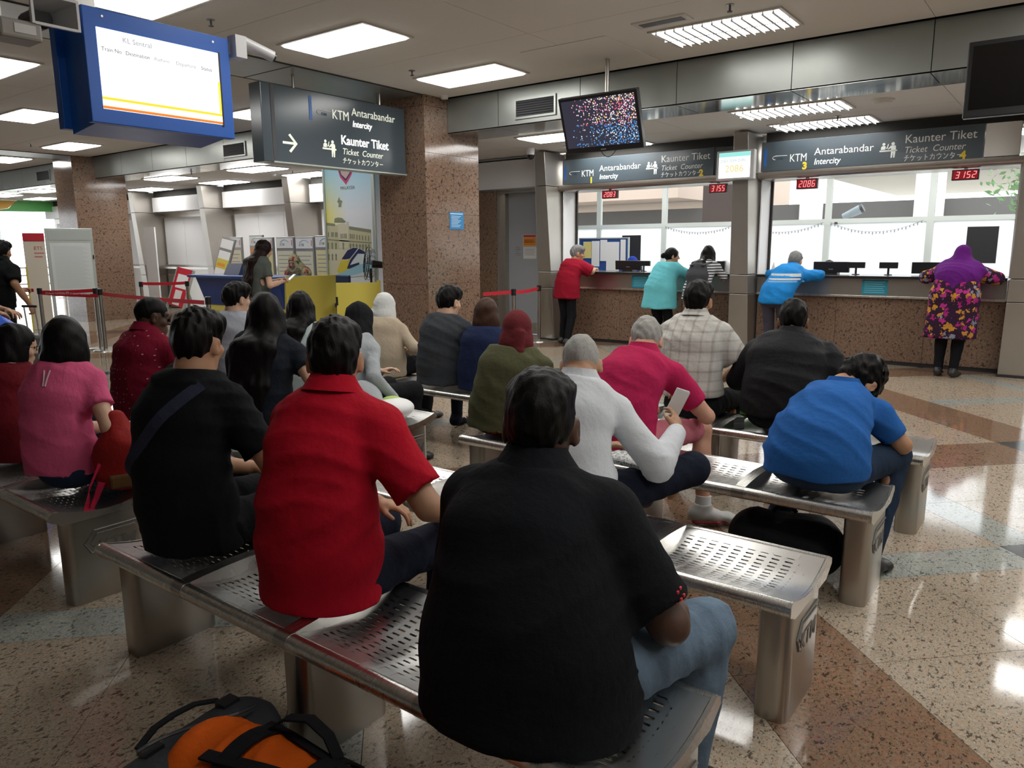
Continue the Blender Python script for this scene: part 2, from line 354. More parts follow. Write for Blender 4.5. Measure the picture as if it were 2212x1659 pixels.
# ---------------------------------------------------------------- left stretch of wall: bays of white panels between the leaning pillars
for n, (a, b) in enumerate(((-13.12, -8.9), (-16.32, -13.48), (-19.52, -16.68), (-22.7, -19.88), (-26, -23.1))):
    wb = struct('wall_bay_%d' % (n+1), MB().box(a-.2, b+.2, 10.72, 10.85, 0, ZL), M_PILLAR)
    m = (b-a)/3
    for i in range(3): obj('white_panel', MB().box(a+i*m+.004, a+(i+1)*m-.004, 10.69, 10.72, 1.12, 2.33), M_WHITEP, wb)
    obj('fascia_box', MB().box(a, b, 10.4, 10.72, 2.47, 2.83), M_WHITEP, wb)
    obj('sill', MB().box(a, b, 10.4, 10.72, 1.02, 1.07), M_STEELV, wb); obj('head_gap', MB().box(a, b, 10.45, 10.72, 2.83, ZL), M_GAP, wb)
    obj('base_panel', MB().box(a, b, 10.66, 10.72, 0, 1.02), M_PILLAR, wb)
# far end: glazed entrance, outside light
glass = mat('clear_glass', (1, 1, 1), .02); glass.node_tree.nodes['Principled BSDF'].inputs['Transmission Weight'].default_value = 1; glass.node_tree.nodes['Principled BSDF'].inputs['IOR'].default_value = 1.01
frost = mat('frosted_film', (.93, .95, .96), .7)
_t = NT(frost); _tr = _t.n('ShaderNodeBsdfTranslucent'); _tr.inputs[0].default_value = (.95, .97, .98, 1); _mx = _t.n('ShaderNodeMixShader'); _mx.inputs[0].default_value = .82
_t.l(_t.b.outputs[0], _mx.inputs[1]); _t.l(_tr.outputs[0], _mx.inputs[2]); _t.l(_mx.outputs[0], _t.t.nodes['Material Output'].inputs[0])
XE = -31
ew = sempty('window_entrance')
for y in np.arange(-2, 11.2, 1.6): obj('mullion', MB().box(XE-.05, XE+.05, y-.05, y+.05, 0, 3.0), M_ALU, ew)
for z in (.05, 1.0, 2.1, 2.95): obj('transom', MB().box(XE-.04, XE+.04, -2, 10.8, z-.04, z+.04), M_ALU, ew)
for y in np.arange(-2, 10.2, 1.6): obj('pane', MB().box(XE-.006, XE+.006, y+.05, y+1.55, .09, 2.9), glass, ew)
struct('wall_entrance_head', MB().box(XE-.15, XE+.15, -8, 10.9, 3.0, ZC+.2), M_CEIL); struct('wall_entrance_side', MB().box(XE-.15, XE+.15, -8, -2, 0, 3.1), M_CEIL)
struct('wall_back', MB().box(-31, 7, -8.2, -8, 0, ZC+.1), mat('back_wall', (.42, .40, .37), .6)); struct('wall_right', MB().box(6.8, 7, -8, 10.5, 0, ZC+.1), mat('right_wall', (.42, .40, .37), .6))
# ---------------------------------------------------------------- ticket office behind the counters
YW = 12.6
M_WALU = mat('glare_paled_frame', (.66, .71, .68), .5)  # office frames coloured paler to stand in for window glare
struct('floor_office', MB().box(-8.2, .6, 10.9, YW+.2, -.1, .02), M_GREYG); struct('ceiling_office', MB().box(-8.9, .8, 10.5, YW+.2, 2.9, 2.97), M_CEIL)
struct('wall_office_left', MB().box(-8.9, -8.75, 10.85, YW+.1, 0, 2.92), M_WHITE); struct('wall_office_right', MB().box(.25, .4, 10.9, YW+.1, 0, 2.92), M_WHITE)
struct('wall_office_sill', MB().box(-8.8, .3, YW-.05, YW+.1, 0, .85), M_WHITE); struct('wall_office_head', MB().box(-8.8, .3, YW-.05, YW+.1, 2.72, 2.95), M_WHITE)
mx = [-8.75, -7.38, -6.04, -4.65, -3.25, -1.82, -.74, .25]
for i, (a, b) in enumerate(zip(mx[:-1], mx[1:])):
    w = sempty('window_%d' % (i+1))
    fr = MB(); fr.box(a, a+.045, YW-.03, YW+.03, .85, 2.72); fr.box(b-.045, b, YW-.03, YW+.03, .85, 2.72)
    obj('window_frame', fr, M_WALU, w); obj('transom', MB().box(a+.045, b-.045, YW-.03, YW+.03, 1.84, 1.91), M_WALU, w)
    obj('frosted_pane', MB().box(a+.045, b-.045, YW-.004, YW+.004, .86, 1.84), frost, w); obj('clear_pane', MB().box(a+.045, b-.045, YW-.004, YW+.004, 1.91, 2.71), glass, w)
# ---------------------------------------------------------------- outside, beyond the office windows
conc = mat('pale_concrete', (.62, .60, .55), .8); conc2 = mat('pinkish_concrete', (.50, .40, .33), .8); dkc = mat('dark_parapet', (.11, .105, .10), .8)
struct('ground_outside', MB().box(-60, 40, YW+.3, 80, -1.2, -1), conc)
struct('building_canopy', MB().box(-26, -9.2, 20, 30, 2.85, 4.6), conc2); struct('building_parapet', MB().box(-30, 12, 21.6, 22.2, .5, 2.62), dkc)
struct('building_slab', MB().box(-6.2, 20, 24, 34, 3.45, 4.2), conc); struct('building_dark_block', MB().box(-7.62, -6.5, 18, 19.2, -1, 6), mat('shaded_brown_block', (.045, .03, .025), .8))  # brown block coloured extra dark to stand in for shade on it
for i, (x, y, r) in enumerate(((-12.3, 19, .35), (-15.5, 19.4, .4), (-3.1, 21, .33), (-6, 21.5, .3), (.6, 23, .35))):
    struct('building_column_%d' % (i+1), MB().cyl((x, y, -1), (x, y, 4), r, 20), M_WHITE, smooth=True)
# ---------------------------------------------------------------- lamps
def lamp(x, y, z, label, group, louvre=False):
    t = thing('ceiling_lamp', label, 'ceiling light', (x, y, z), 0, group); a, b = .575, .285
    fr = MB()
    for q in ((-a-.03, a+.03, -b-.03, -b), (-a-.03, a+.03, b, b+.03), (-a-.03, -a, -b, b), (a, a+.03, -b, b)): fr.box(*q, -.014, -.001)
    obj('frame', fr, M_FRAME, t)
    if not louvre: obj('diffuser', MB().hexa([(-a+.02, -b+.02, -.028), (a-.02, -b+.02, -.028), (a-.02, b-.02, -.028), (-a+.02, b-.02, -.028), (-a, -b, -.006), (a, -b, -.006), (a, b, -.006), (-a, b, -.006)]), M_LAMP, t)
    else:
        obj('tray', MB().box(-a, a, -b, b, -.004, -.001), M_LAMP, t)
        for k in range(13):
            xx = -a+(k+.5)*2*a/13
            obj('louvre_blade', MB().prism([(xx-.012, -.036), (xx+.012, -.036), (xx+.002, -.006), (xx-.002, -.006)], 'y', -b, b), M_LOUV, t)
        obj('louvre_spine', MB().box(-a, a, -.012, .012, -.037, -.006), M_LOUV, t)
    return t
M_LOUV = mat('louvre_metal', (.85, .85, .85), .25, .4)
for x, y, lb in ((-5.77, 5.07, 'bright square ceiling panel lamp above the hanging direction sign'), (-5.77, 6.92, 'bright ceiling panel lamp beside the near granite column'), (-5.9, 3.32, 'bright ceiling panel lamp above the blue departure screen'),
                 (-12.4, 4.9, 'ceiling panel lamp just left of the blue departure screen'), (-12.9, 6.85, 'ceiling panel lamp peeking out beneath the blue departure screen'), (-15.35, 6.72, 'ceiling panel lamp near the top of the far column'),
                 (-9.6, 6.85, 'ceiling panel lamp between departure screen and hanging sign'), (-18.6, 6.8, 'ceiling panel lamp at left edge over the far column'), (-9.5, 3.4, 'ceiling panel lamp cut by left picture edge above the kiosk')):
    lamp(x, y, ZC, lb, 'panel lamps of the main ceiling')
lamp(-2.78, 6.9, ZC, 'louvred ceiling lamp above the grey beam, nearest to the camera', 'louvred lamps', True)
lamp(-2.75, 8.84, ZL, 'louvred lamp behind the beam, upper of the two over counter three', 'louvred lamps', True); lamp(-2.72, 10.05, ZL, 'louvred lamp close to the sign of counter three', 'louvred lamps', True)
lamp(-5.8, 8.9, ZL, 'low ceiling lamp mostly hidden left of the party-confetti television', 'panel lamps of the low ceiling'); lamp(-5.75, 10.05, ZL, 'low ceiling lamp peeking out right under the party-confetti television', 'panel lamps of the low ceiling')
for x, y, lb in ((-12.55, 8.77, 'low ceiling lamp under hanging sign, nearest to the grey beam'), (-12.6, 10.05, 'low ceiling lamp left of the station poster'), (-15.5, 9.95, 'low ceiling lamp above the middle leaning pillar'), (-15.5, 8.7, 'low ceiling lamp right of far column, close to the beam'),
                 (-18.6, 9.9, 'low ceiling lamp touching the right edge of far column'), (-21.1, 8.4, 'ceiling lamp left of the far column, upper one'), (-24.1, 9.6, 'ceiling lamp left of the far column, lower one'), (-23.5, 8.4, 'ceiling lamp at left picture edge beyond far column')):
    lamp(x, y, ZL, lb, 'panel lamps of the low ceiling')
for x, y, z, lb in ((-2.78, 5.07, ZC, 'overhead lamp in line with the near louvred lamp, out of the picture'), (.3, 6.92, ZC, 'overhead lamp in front of the dark television, out of the picture'), (.3, 5.07, ZC, 'overhead lamp above the right end of the front bench, out of the picture'),
                    (.3, 3.32, ZC, 'overhead lamp above the right ends of the benches, out of the picture'), (3.3, 6.92, ZC, 'overhead lamp far right before the beam, out of the picture'), (3.3, 5.07, ZC, 'overhead lamp far right in second row, out of the picture'), (3.3, 3.32, ZC, 'overhead lamp far right in third row, out of the picture'),
                    (.3, .9, ZC, 'overhead lamp right above the camera, out of the picture'), (3.3, .9, ZC, 'overhead lamp right of the camera, out of the picture'), (.3, 8.84, ZL, 'low ceiling lamp right of the louvred ones, out of the picture'), (.3, 10.05, ZL, 'low ceiling lamp over the right wall end, out of the picture')):
    lamp(x, y, z, lb, 'panel lamps overhead')
lamp(-2.78, 3.32, ZC, 'overhead lamp above the middle benches, out of the picture', 'panel lamps overhead')
for x, lb in ((-6.3, 'ticket office ceiling lamp behind window one, hidden by the sign'), (-4.4, 'ticket office ceiling lamp behind window two, hidden by the sign'), (-2.6, 'ticket office ceiling lamp behind window three, hidden by the sign'), (-1.0, 'ticket office ceiling lamp behind window four, hidden by the sign')): lamp(x, 11.6, 2.9, lb, 'ticket office lamps')  # unseen lamps added to brighten the window frames, monitors and clerks
# small ceiling fittings
def sprinkler(x, y, z, label):
    t = thing('sprinkler', label, 'sprinkler', (x, y, z), 0, 'ceiling sprinklers')
    obj('plate', MB().lathe([(.035, -.006), (.035, 0)]), M_BEAM, t); obj('stem', MB().cyl((0, 0, -.05), (0, 0, 0), .009, 8), M_DKGREY, t); obj('deflector', MB().lathe([(.022, -.056), (.022, -.05)], n=10), M_DKGREY, t)
def atz(px, py, z):
    d = _f+(px-1106)/F_PX*_r-(py-829.5)/F_PX*_u; t = (z-CAM_H)/d.z; return d.x*t, d.y*t
for px, py, z, lb in ((455, 42, ZC, 'brass sprinkler head on ceiling above the departure screen'), (890, 152, ZC, 'sprinkler head on ceiling left of the second panel lamp'), (1577, 10, ZC, 'sprinkler head above the near louvred lamp'), (1810, 250, ZL, 'sprinkler head between the two louvred lamps over counter three'), (562, 214, ZC, 'sprinkler head behind left edge of hanging sign'), (66, 310, ZC, 'sprinkler head near left edge above the far column'), (413, 370, ZL, 'sprinkler head above the leaning pillars of the left wall'), (632, 369, ZL, 'sprinkler head on low ceiling under the hanging sign')):
    x, y = atz(px, py, z); sprinkler(x, y, z, lb)
def detector(px, py, z, label, r=.06):
    x, y = atz(px, py, z); t = thing('smoke_detector', label, 'smoke detector', (x, y, z), 0, 'smoke detectors'); obj('base', MB().lathe([(r, -.014), (r, 0)]), M_CEIL, t); obj('dome', MB().lathe([(r*.3, -.045), (r*.75, -.04), (r*.82, -.012)]), M_CEIL, t, smooth=True)
detector(960, 207, ZC, 'yellowed round detector on ceiling right above the near column'); detector(1692, 263, ZL, 'round detector left of the lower louvred lamp'); detector(1908, 215, ZL, 'flat round ceiling speaker right of the louvred lamps', .11); detector(590, 376, ZL, 'round detector on low ceiling under the hanging sign')
x, y = atz(1430, 45, ZC); t = thing('ceiling_speaker', 'narrow rectangular grille in ceiling beside the near louvred lamp', 'ceiling grille', (x, y, ZC)); obj('frame', MB().box(-.25, .25, -.1, .1, -.012, 0), M_FRAME, t); obj('grille', MB().box(-.2, .2, -.05, .05, -.015, -.011), M_DKGREY, t)
x, y = atz(1146, 320, ZL); t = thing('dome_camera', 'smoked dome security camera hanging near the grey door', 'security camera', (x, y, ZL)); obj('mount', MB().lathe([(.06, -.1), (.065, 0)]), M_WHITEP, t, smooth=True); obj('dome', MB().lathe([(.012, -.17), (.04, -.155), (.06, -.12), (.062, -.1)]), M_BLACK, t, smooth=True)
# ---------------------------------------------------------------- figures: smooth implicit surfaces meshed with surface nets
def V3(*a): return np.array(a if len(a) == 3 else a[0], float)
def nrm(v):
    v = np.asarray(v, float); return v/max(1e-9, np.linalg.norm(v))
def rotm(yaw=0, pitch=0, roll=0):
    # yaw: turn left (+), pitch: nod down (+), roll: tilt to the right (+); degrees
    y, p, r = math.radians(yaw), math.radians(pitch), math.radians(roll)
    Rz = np.array([[math.cos(y), -math.sin(y), 0], [math.sin(y), math.cos(y), 0], [0, 0, 1]])
    Rx = np.array([[1, 0, 0], [0, math.cos(p), math.sin(p)], [0, -math.sin(p), math.cos(p)]])
    Ry = np.array([[math.cos(r), 0, math.sin(r)], [0, 1, 0], [-math.sin(r), 0, math.cos(r)]])
    return Rz @ Rx @ Ry
class Sdf:
    def __init__(s): s.ops = []; s.disp = None
    def _add(s, fn, lo, hi, k, mode): s.ops.append((fn, np.asarray(lo, float), np.asarray(hi, float), k, mode)); return s
    def ell(s, c, r, R=None, k=.02, mode='u'):
        c = V3(c); r = V3(r)
        def fn(p):
            q = p-c
            if R is not None: q = q @ R
            a = q/r; k0 = np.sqrt((a*a).sum(-1)); b = a/r; k1 = np.sqrt((b*b).sum(-1))+1e-9
            return k0*(k0-1)/k1
        m = r.max() if R is not None else r
        return s._add(fn, c-m, c+m, k, mode)
    def cone(s, a, b, ra, rb, k=.02, mode='u'):
        a = V3(a); b = V3(b); ab = b-a; L = ab @ ab+1e-12
        def fn(p):
            q = p-a; t = np.clip((q @ ab)/L, 0, 1); q = q-t[..., None]*ab
            return np.sqrt((q*q).sum(-1))-(ra+t*(rb-ra))
        r = max(ra, rb)
        return s._add(fn, np.minimum(a, b)-r, np.maximum(a, b)+r, k, mode)
    def loft(s, st, side=(1, 0, 0), k=.02, ks=.03, mode='u'):
        side0 = nrm(side)
        for i in range(len(st)-1):
            a, rx0, ry0 = V3(st[i][0]), st[i][1], st[i][2]; b, rx1, ry1 = V3(st[i+1][0]), st[i+1][1], st[i+1][2]
            ab = b-a; L2 = ab @ ab+1e-12; ax = nrm(ab); sd = nrm(side0-ax*(side0 @ ax)); fw = np.cross(ax, sd)
            def fn(p, a=a, ab=ab, L2=L2, ax=ax, sd=sd, fw=fw, rx0=rx0, rx1=rx1, ry0=ry0, ry1=ry1):
                q = p-a; t = np.clip((q @ ab)/L2, 0, 1); q = q-t[..., None]*ab
                rx = rx0+t*(rx1-rx0); ry = ry0+t*(ry1-ry0); rm = np.minimum(rx, ry)
                x = (q @ sd)/rx; y = (q @ fw)/ry; z = (q @ ax)/rm
                k0 = np.sqrt(x*x+y*y+z*z); k1 = np.sqrt((x/rx)**2+(y/ry)**2+(z/rm)**2)+1e-9
                return k0*(k0-1)/k1
            m = max(rx0, rx1, ry0, ry1)
            s._add(fn, np.minimum(a, b)-m, np.maximum(a, b)+m, k if i == 0 else ks, mode)
        return s
    def cut(s, pt, n, k=.004):       # keep the side the normal points away from
        pt = V3(pt); n = nrm(n)
        return s._add(lambda p: (p-pt) @ n, None, None, k, 'i') if False else s.ops.append((lambda p: (p-pt) @ n, None, None, k, 'i')) or s
    def mesh(s, h):
        lo = np.min([o[1] for o in s.ops if o[4] == 'u'], 0)-3*h; hi = np.max([o[2] for o in s.ops if o[4] == 'u'], 0)+3*h
        n = np.ceil((hi-lo)/h).astype(int)+1
        ax = [lo[i]+h*np.arange(n[i]) for i in range(3)]
        F = np.full(n, .2, np.float32)
        for fn, a, b, k, mode in s.ops:
            if a is None: sl = (slice(None),)*3
            else:
                i0 = np.clip(np.floor((a-k-3*h-lo)/h).astype(int), 0, n); i1 = np.clip(np.ceil((b+k+3*h-lo)/h).astype(int)+1, 0, n)
                sl = tuple(slice(i0[i], i1[i]) for i in range(3))
                if np.any(i1 <= i0): continue
            P = np.stack(np.meshgrid(ax[0][sl[0]], ax[1][sl[1]], ax[2][sl[2]], indexing='ij'), -1)
            d = fn(P).astype(np.float32); f = F[sl]
            if mode == 'u':
                if k > 0:
                    g = np.maximum(k-np.abs(f-d), 0)/k; F[sl] = np.minimum(f, d)-g*g*k*.25
                else: F[sl] = np.minimum(f, d)
            else:
                if mode == 's': d = -d
                if k > 0:
                    g = np.maximum(k-np.abs(f-d), 0)/k; F[sl] = np.maximum(f, d)+g*g*k*.25
                else: F[sl] = np.maximum(f, d)
        if s.disp is not None:
            m = np.abs(F) < .05; idx = np.argwhere(m)
            F[m] += s.disp(lo+h*idx).astype(np.float32)
        F[0], F[-1], F[:, 0], F[:, -1], F[:, :, 0], F[:, :, -1] = [.1]*6
        return surface_nets(F, lo, h)
def surface_nets(F, lo, h):
    I = F < 0
    c = np.zeros(tuple(np.array(F.shape)-1), np.int8)
    for dx in (0, 1):
        for dy in (0, 1):
            for dz in (0, 1):
                c += I[dx:F.shape[0]-1+dx, dy:F.shape[1]-1+dy, dz:F.shape[2]-1+dz]
    act = (c > 0) & (c < 8); idx = np.argwhere(act)
    if len(idx) == 0: return np.zeros((0, 3)), np.zeros((0, 4), int)
    vid = np.full(c.shape, -1, np.int64); vid[act] = np.arange(len(idx))
    acc = np.zeros((len(idx), 3)); cnt = np.zeros(len(idx))
    cor = [(a, b, d) for a in (0, 1) for b in (0, 1) for d in (0, 1)]
    val = {q: F[idx[:, 0]+q[0], idx[:, 1]+q[1], idx[:, 2]+q[2]].astype(float) for q in cor}
    for q in cor:
        for a in range(3):
            if q[a]: continue
            q2 = list(q); q2[a] = 1; q2 = tuple(q2); v0 = val[q]; v1 = val[q2]; m = (v0 < 0) != (v1 < 0)
            t = v0[m]/(v0[m]-v1[m]); p = np.tile(np.array(q, float), (m.sum(), 1)); p[:, a] += t
            acc[m] += p; cnt[m] += 1
    V = lo+h*(idx+acc/cnt[:, None])
    Q = []
    for a in range(3):
        b, d = (a+1) % 3, (a+2) % 3
        s0 = [slice(1, -1)]*3; s1 = [slice(1, -1)]*3; s0[a] = slice(0, -1); s1[a] = slice(1, None)
        A = I[tuple(s0)]; B = I[tuple(s1)]; e = np.argwhere(A != B)
        if len(e) == 0: continue
        off = np.ones(3, int); off[a] = 0; e = e+off
        up = I[e[:, 0], e[:, 1], e[:, 2]]
        def g(db, dd):
            q = e.copy(); q[:, b] -= db; q[:, d] -= dd; return vid[q[:, 0], q[:, 1], q[:, 2]]
        q = np.stack([g(1, 1), g(0, 1), g(0, 0), g(1, 0)], 1)
        q[~up] = q[~up][:, ::-1]; Q.append(q)
    Q = np.concatenate(Q); Q = Q[(Q >= 0).all(1)]
    return V, Q
def join_meshes(parts):
    Vs, Qs, o = [], [], 0
    for V, Q in parts:
        Vs.append(V); Qs.append(Q+o); o += len(V)
    return np.concatenate(Vs), np.concatenate(Qs)
def np_obj(name, VQ, mats, parent=None, smooth=True):
    V, Q = VQ
    me = bpy.data.meshes.new(name)
    me.vertices.add(len(V)); me.vertices.foreach_set('co', np.asarray(V, np.float32).ravel())
    nf, w = Q.shape
    me.loops.add(nf*w); me.loops.foreach_set('vertex_index', np.asarray(Q, np.int32).ravel())
    me.polygons.add(nf); me.polygons.foreach_set('loop_start', np.arange(0, nf*w, w, dtype=np.int32))
    me.polygons.foreach_set('loop_total', np.full(nf, w, np.int32))
    me.polygons.foreach_set('use_smooth', np.full(nf, smooth, bool))
    me.update(calc_edges=True); me.validate()
    for m in (mats if isinstance(mats, (list, tuple)) else [mats]): me.materials.append(m)
    o = bpy.data.objects.new(name, me); COL.objects.link(o)
    if parent: o.parent = parent
    return o
def folds(amp=.004, f=80, seed=0, dirn=(0, .4, 1)):
    # cloth folds: creased ridges along wandering lines, in patches
    d = nrm(dirn); rs = np.random.RandomState(seed); ph = rs.rand(12)*6.28; w = rs.randn(4, 3)
    def fn(p):
        u = p @ d; a = p @ nrm(w[0]); b = p @ nrm(w[1]); c = p @ nrm(w[2]); e = p @ nrm(w[3])
        r1 = 1-np.abs(np.sin(.5*f*u+2.6*np.sin(7*a+ph[0])+1.8*np.sin(12*b+ph[1])+ph[2])); m1 = np.clip(.35+np.sin(8*a+ph[3]+1.5*np.sin(7*c+ph[4])), 0, 1)
        r2 = 1-np.abs(np.sin(.32*f*c+2.2*np.sin(8*u+ph[5])+ph[6])); m2 = np.clip(.25+np.sin(9*b+ph[7]+1.2*np.sin(6*e+ph[8])), 0, 1)
        low = np.sin(.28*f*e+ph[9]+1.5*np.sin(6*a+ph[10]))
        return -amp*1.5*(r1*r1*m1+.9*r2*r2*m2)+amp*.5*low+amp*.7
    return fn
def hair_noise(amp=.003, f=110, seed=0, dirn=(0, 0, 1)):
    # irregular tufts, drawn out a little along the strands
    rs = np.random.RandomState(seed); n = 9; D = rs.randn(n, 3); D /= np.linalg.norm(D, axis=1)[:, None]; D[:, 2] *= .45; fr = f*(.7+1.1*rs.rand(n)); ph = rs.rand(n)*6.28
    def fn(p):
        v = 0
        for k in range(n): v = v+np.sin(fr[k]*(p @ D[k])+ph[k]+1.3*np.sin(.37*fr[k]*(p @ D[(k+1) % n])))
        return amp*v/math.sqrt(n)*1.5
    return fn
def add_hand(S, W, d, palm, side, curl=.5, sc=1.0, spread=.1, thumb_in=.5):
    # W wrist, d the pointing direction, palm the palm's facing; side +1 right, -1 left. five separate fingers
    d = nrm(d); palm = nrm(np.asarray(palm, float)-d*(np.asarray(palm, float) @ d)); lat = np.cross(d, palm)*side
    # lat points to the thumb side
    W = V3(W); c = W+d*.045*sc
    S.loft([(W+d*.004*sc, .027*sc, .019*sc), (W+d*.05*sc, .038*sc, .0165*sc), (W+d*.082*sc, .037*sc, .014*sc)], side=lat, k=.012, ks=.012)
    L = [.068, .078, .073, .056]
    for i in range(4):
        o = (1.5-i)*.0195*sc; base = W+d*.085*sc+lat*o; a = 0; p = base; seg = L[i]*sc
        fd = nrm(d+lat*(1.5-i)*spread)
        for j, (fr, cj) in enumerate(((.45, .75), (.31, 1.05), (.24, .7))):
            a += curl*cj; q = p+(fd*math.cos(a)+palm*math.sin(a))*seg*fr
            S.cone(p, q, (.0088-.0009*j)*sc, (.0083-.001*j)*sc, k=.004 if j else .007); p = q
    b = W+d*.022*sc+lat*.026*sc+palm*.006*sc
    m = b+(d*.62+lat*(.75-.5*thumb_in)+palm*(.15+.35*thumb_in))*.042*sc
    e = m+(d*.85+lat*(.25-.55*thumb_in)+palm*(.2+.35*thumb_in))*.034*sc
    S.cone(b, m, .0135*sc, .0105*sc, k=.01); S.cone(m, e, .0102*sc, .0082*sc, k=.004)
def head_mesh(H, R, N, sc, h, female=False, ears=True, beard=0):
    S = Sdf(); T = lambda *v: V3(H)+R @ (np.array(v)*sc)
    S.ell(T(0, -.012, .022), np.array([.0745, .096, .098])*sc, R, k=.0)
    S.ell(T(0, .022, -.045), np.array([.058, .066, .078])*sc, R, k=.03)
    S.ell(T(0, .058, -.094), np.array([.026, .024, .02])*sc, R, k=.03)
    S.ell(T(0, .07, .036), np.array([.05, .02, .014])*sc, R, k=.02)
    for e in (-1, 1):
        S.ell(T(e*.043, .058, -.022), np.array([.022, .024, .02])*sc, R, k=.02)
        S.ell(T(e*.03, .096, .008), np.array([.016, .016, .011])*sc, R, k=.012, mode='s')
        S.ell(T(e*.03, .078, .007), np.array([.0125, .0125, .0125])*sc, R, k=.006)
    S.cone(T(0, .084, .02), T(0, .107, -.02), .0085*sc, .0135*sc, k=.014)
    for e in (-1, 1): S.ell(T(e*.012, .097, -.024), np.array([.009, .012, .009])*sc, R, k=.006)
    S.ell(T(0, .087, -.052), np.array([.022, .009, .006])*sc, R, k=.005)
    S.ell(T(0, .085, -.063), np.array([.019, .0095, .007])*sc, R, k=.005)
    if beard: S.ell(T(0, .035, -.08), np.array([.056, .066, .05])*sc, R, k=.02)
    if ears:
        for e in (-1, 1):
            Re = R @ rotm(yaw=-e*20)
            S.ell(T(e*.082, -.006, -.006), np.array([.0095, .022, .034])*sc, Re, k=.008)
            S.ell(T(e*.092, .0, -.003), np.array([.006, .012, .02])*sc, Re, k=.004, mode='s')
    nk = .05 if female else .058
    S.cone(T(0, -.02, -.05), V3(N)+V3(0, .012, .02), nk*sc, nk*1.1*sc, k=.03)
    S.cone(V3(N)+V3(0, .012, .02), V3(N)+V3(0, .02, -.06), nk*1.1*sc, nk*1.3*sc, k=.02)
    return S.mesh(h)
def make_person(sp):
    """sp: dict describing pose, build and clothes; local frame x right, y forward, z up; returns the root Empty"""
    g = sp.get
    root = thing('person', sp['label'], 'person', (sp['x'], sp['y'], sp.get('z', 0)), math.radians(g('rot', 0)), g('group'))
    s = g('s', 1.0); w = g('w', 1.0); fat = g('fat', 1.0); fem = g('fem', False); h = g('h', .013)
    sit = g('sit', True)
    seat = .425
    if sit: P = V3(g('hip', (0, 0, seat+.105)))
    else: P = V3(g('hip', (0, 0, .93*s)))
    tl = .50*s
    if 'N' in sp: N = V3(sp['N'])
    else:
        le = math.radians(g('lean', 8)); N = P+V3(g('sx', 0), math.sin(le)*tl, math.cos(le)*tl)
    bul = g('bulge', .03)
    M = P*.5+N*.5+V3(0, -bul, 0)
    def sp_(t):   # quadratic through P, M, N
        return P*(1-t)*(1-2*t)+M*4*t*(1-t)+N*t*(2*t-1)
    hy, hp, hr = g('head', (0, 10, 0)); R = rotm(hy, hp, hr)
    H = V3(sp['H']) if 'H' in sp else N+V3(0, .018, .020*s)+R @ V3(0, .022, .086*s)
    ty = math.radians(g('turn', 0)); tx = V3(math.cos(ty), math.sin(ty), 0); drop = g('drop', (0, 0))
    sw = .152*s*w; bk = V3(math.sin(ty), -math.cos(ty), 0)
    Sh = {1: N+tx*sw+V3(0, .02, -.098*s+drop[0]), -1: N-tx*sw+V3(0, .02, -.098*s+drop[1])}
    E, Wr = {}, {}
    for e, nm in ((1, 'R'), (-1, 'L')):
        E[e] = V3(sp['e'+nm]) if 'e'+nm in sp else Sh[e]+V3(e*.055, .07, -.27*s)
        Wr[e] = V3(sp['w'+nm]) if 'w'+nm in sp else V3(e*.07, .33, P[2]+.11)
    if sit:
        K = {1: V3(g('kR', (.15, .44, .515))), -1: V3(g('kL', (-.15, .44, .515)))}
        A = {1: V3(g('aR', (.14, .40, .085))), -1: V3(g('aL', (-.14, .40, .085)))}
    else:
        K = {1: V3(g('kR', (.095, .02, .50*s))), -1: V3(g('kL', (-.095, .02, .50*s)))}
        A = {1: V3(g('aR', (.10, -.02, .085))), -1: V3(g('aL', (-.10, -.02, .085)))}
    HJ = {e: P+V3(e*.092*fat, .02 if sit else 0, -.01) for e in (1, -1)}
    skin = g('skin', SKIN_MID); ar = g('arm', 1.0)*(.86 if fem else 1)
    body_parts = []
    hs = g('hs', 1.0)*(.95 if fem else 1.0)
    hh = g('hh', .0065)
    body_parts.append(head_mesh(H, R, N, hs, hh, fem, g('ears', True), g('beard', 0)))
    B = Sdf()
    B.loft([(P, .125*fat, .08*fat), (sp_(.4), .12*fat, .085), (sp_(.75), .14*w, .09), (sp_(.95), .11*w, .06)])
    for e in (1, -1):
        B.cone(N+V3(0, .02, -.05), Sh[e], .05, .045*ar, k=.03)
        B.cone(Sh[e], E[e], .050*ar*g('ua', 1), .040*ar, k=.02); B.cone(E[e], E[e]*.4+Wr[e]*.6, .041*ar, .035*ar, k=.015)
        B.cone(E[e]*.6+Wr[e]*.4, Wr[e], .037*ar, .0265*ar, k=.015)
        lf = 1 if g('shorts') else .62; B.cone(HJ[e], K[e], .075*lf, .052*lf); B.cone(K[e], A[e], .052*lf, .035*lf); B.ell(K[e]*.65+A[e]*.35+V3(0, -.02, 0), (.05*lf, .052*lf, .10), k=.02)
        B.cone(A[e], A[e]+V3(0, .10, -.045), .036, .03)
    body_parts.append(B.mesh(max(h, .011)))
    fing = g('hands', True)
    if fing:
        for e, nm in ((1, 'R'), (-1, 'L')):
            if nm in g('nohand', ''): continue
            S = Sdf(); d = V3(sp['d'+nm]) if 'd'+nm in sp else nrm(nrm(Wr[e]-E[e])+V3(-e*.25, 0, 0))
            pl = V3(sp['p'+nm]) if 'p'+nm in sp else V3(-e*.25, 0, -1)
            S.cone(Wr[e]-nrm(Wr[e]-E[e])*.05, Wr[e], .028*ar, .0255*ar, k=0)
            add_hand(S, Wr[e], d, pl, e, g('curl', .45), (.98 if not fem else .9)*s, thumb_in=g('thumb', .5))
            body_parts.append(S.mesh(.0055 if h < .018 else .0075))
    body = np_obj('body', join_meshes(body_parts), skin, root)
    # eyes and brows
    for e in (-1, 1):
        c = H+R @ (V3(e*.03, .0785, .007)*hs); ball('eye', c, .0122*hs, M_EYE, root)
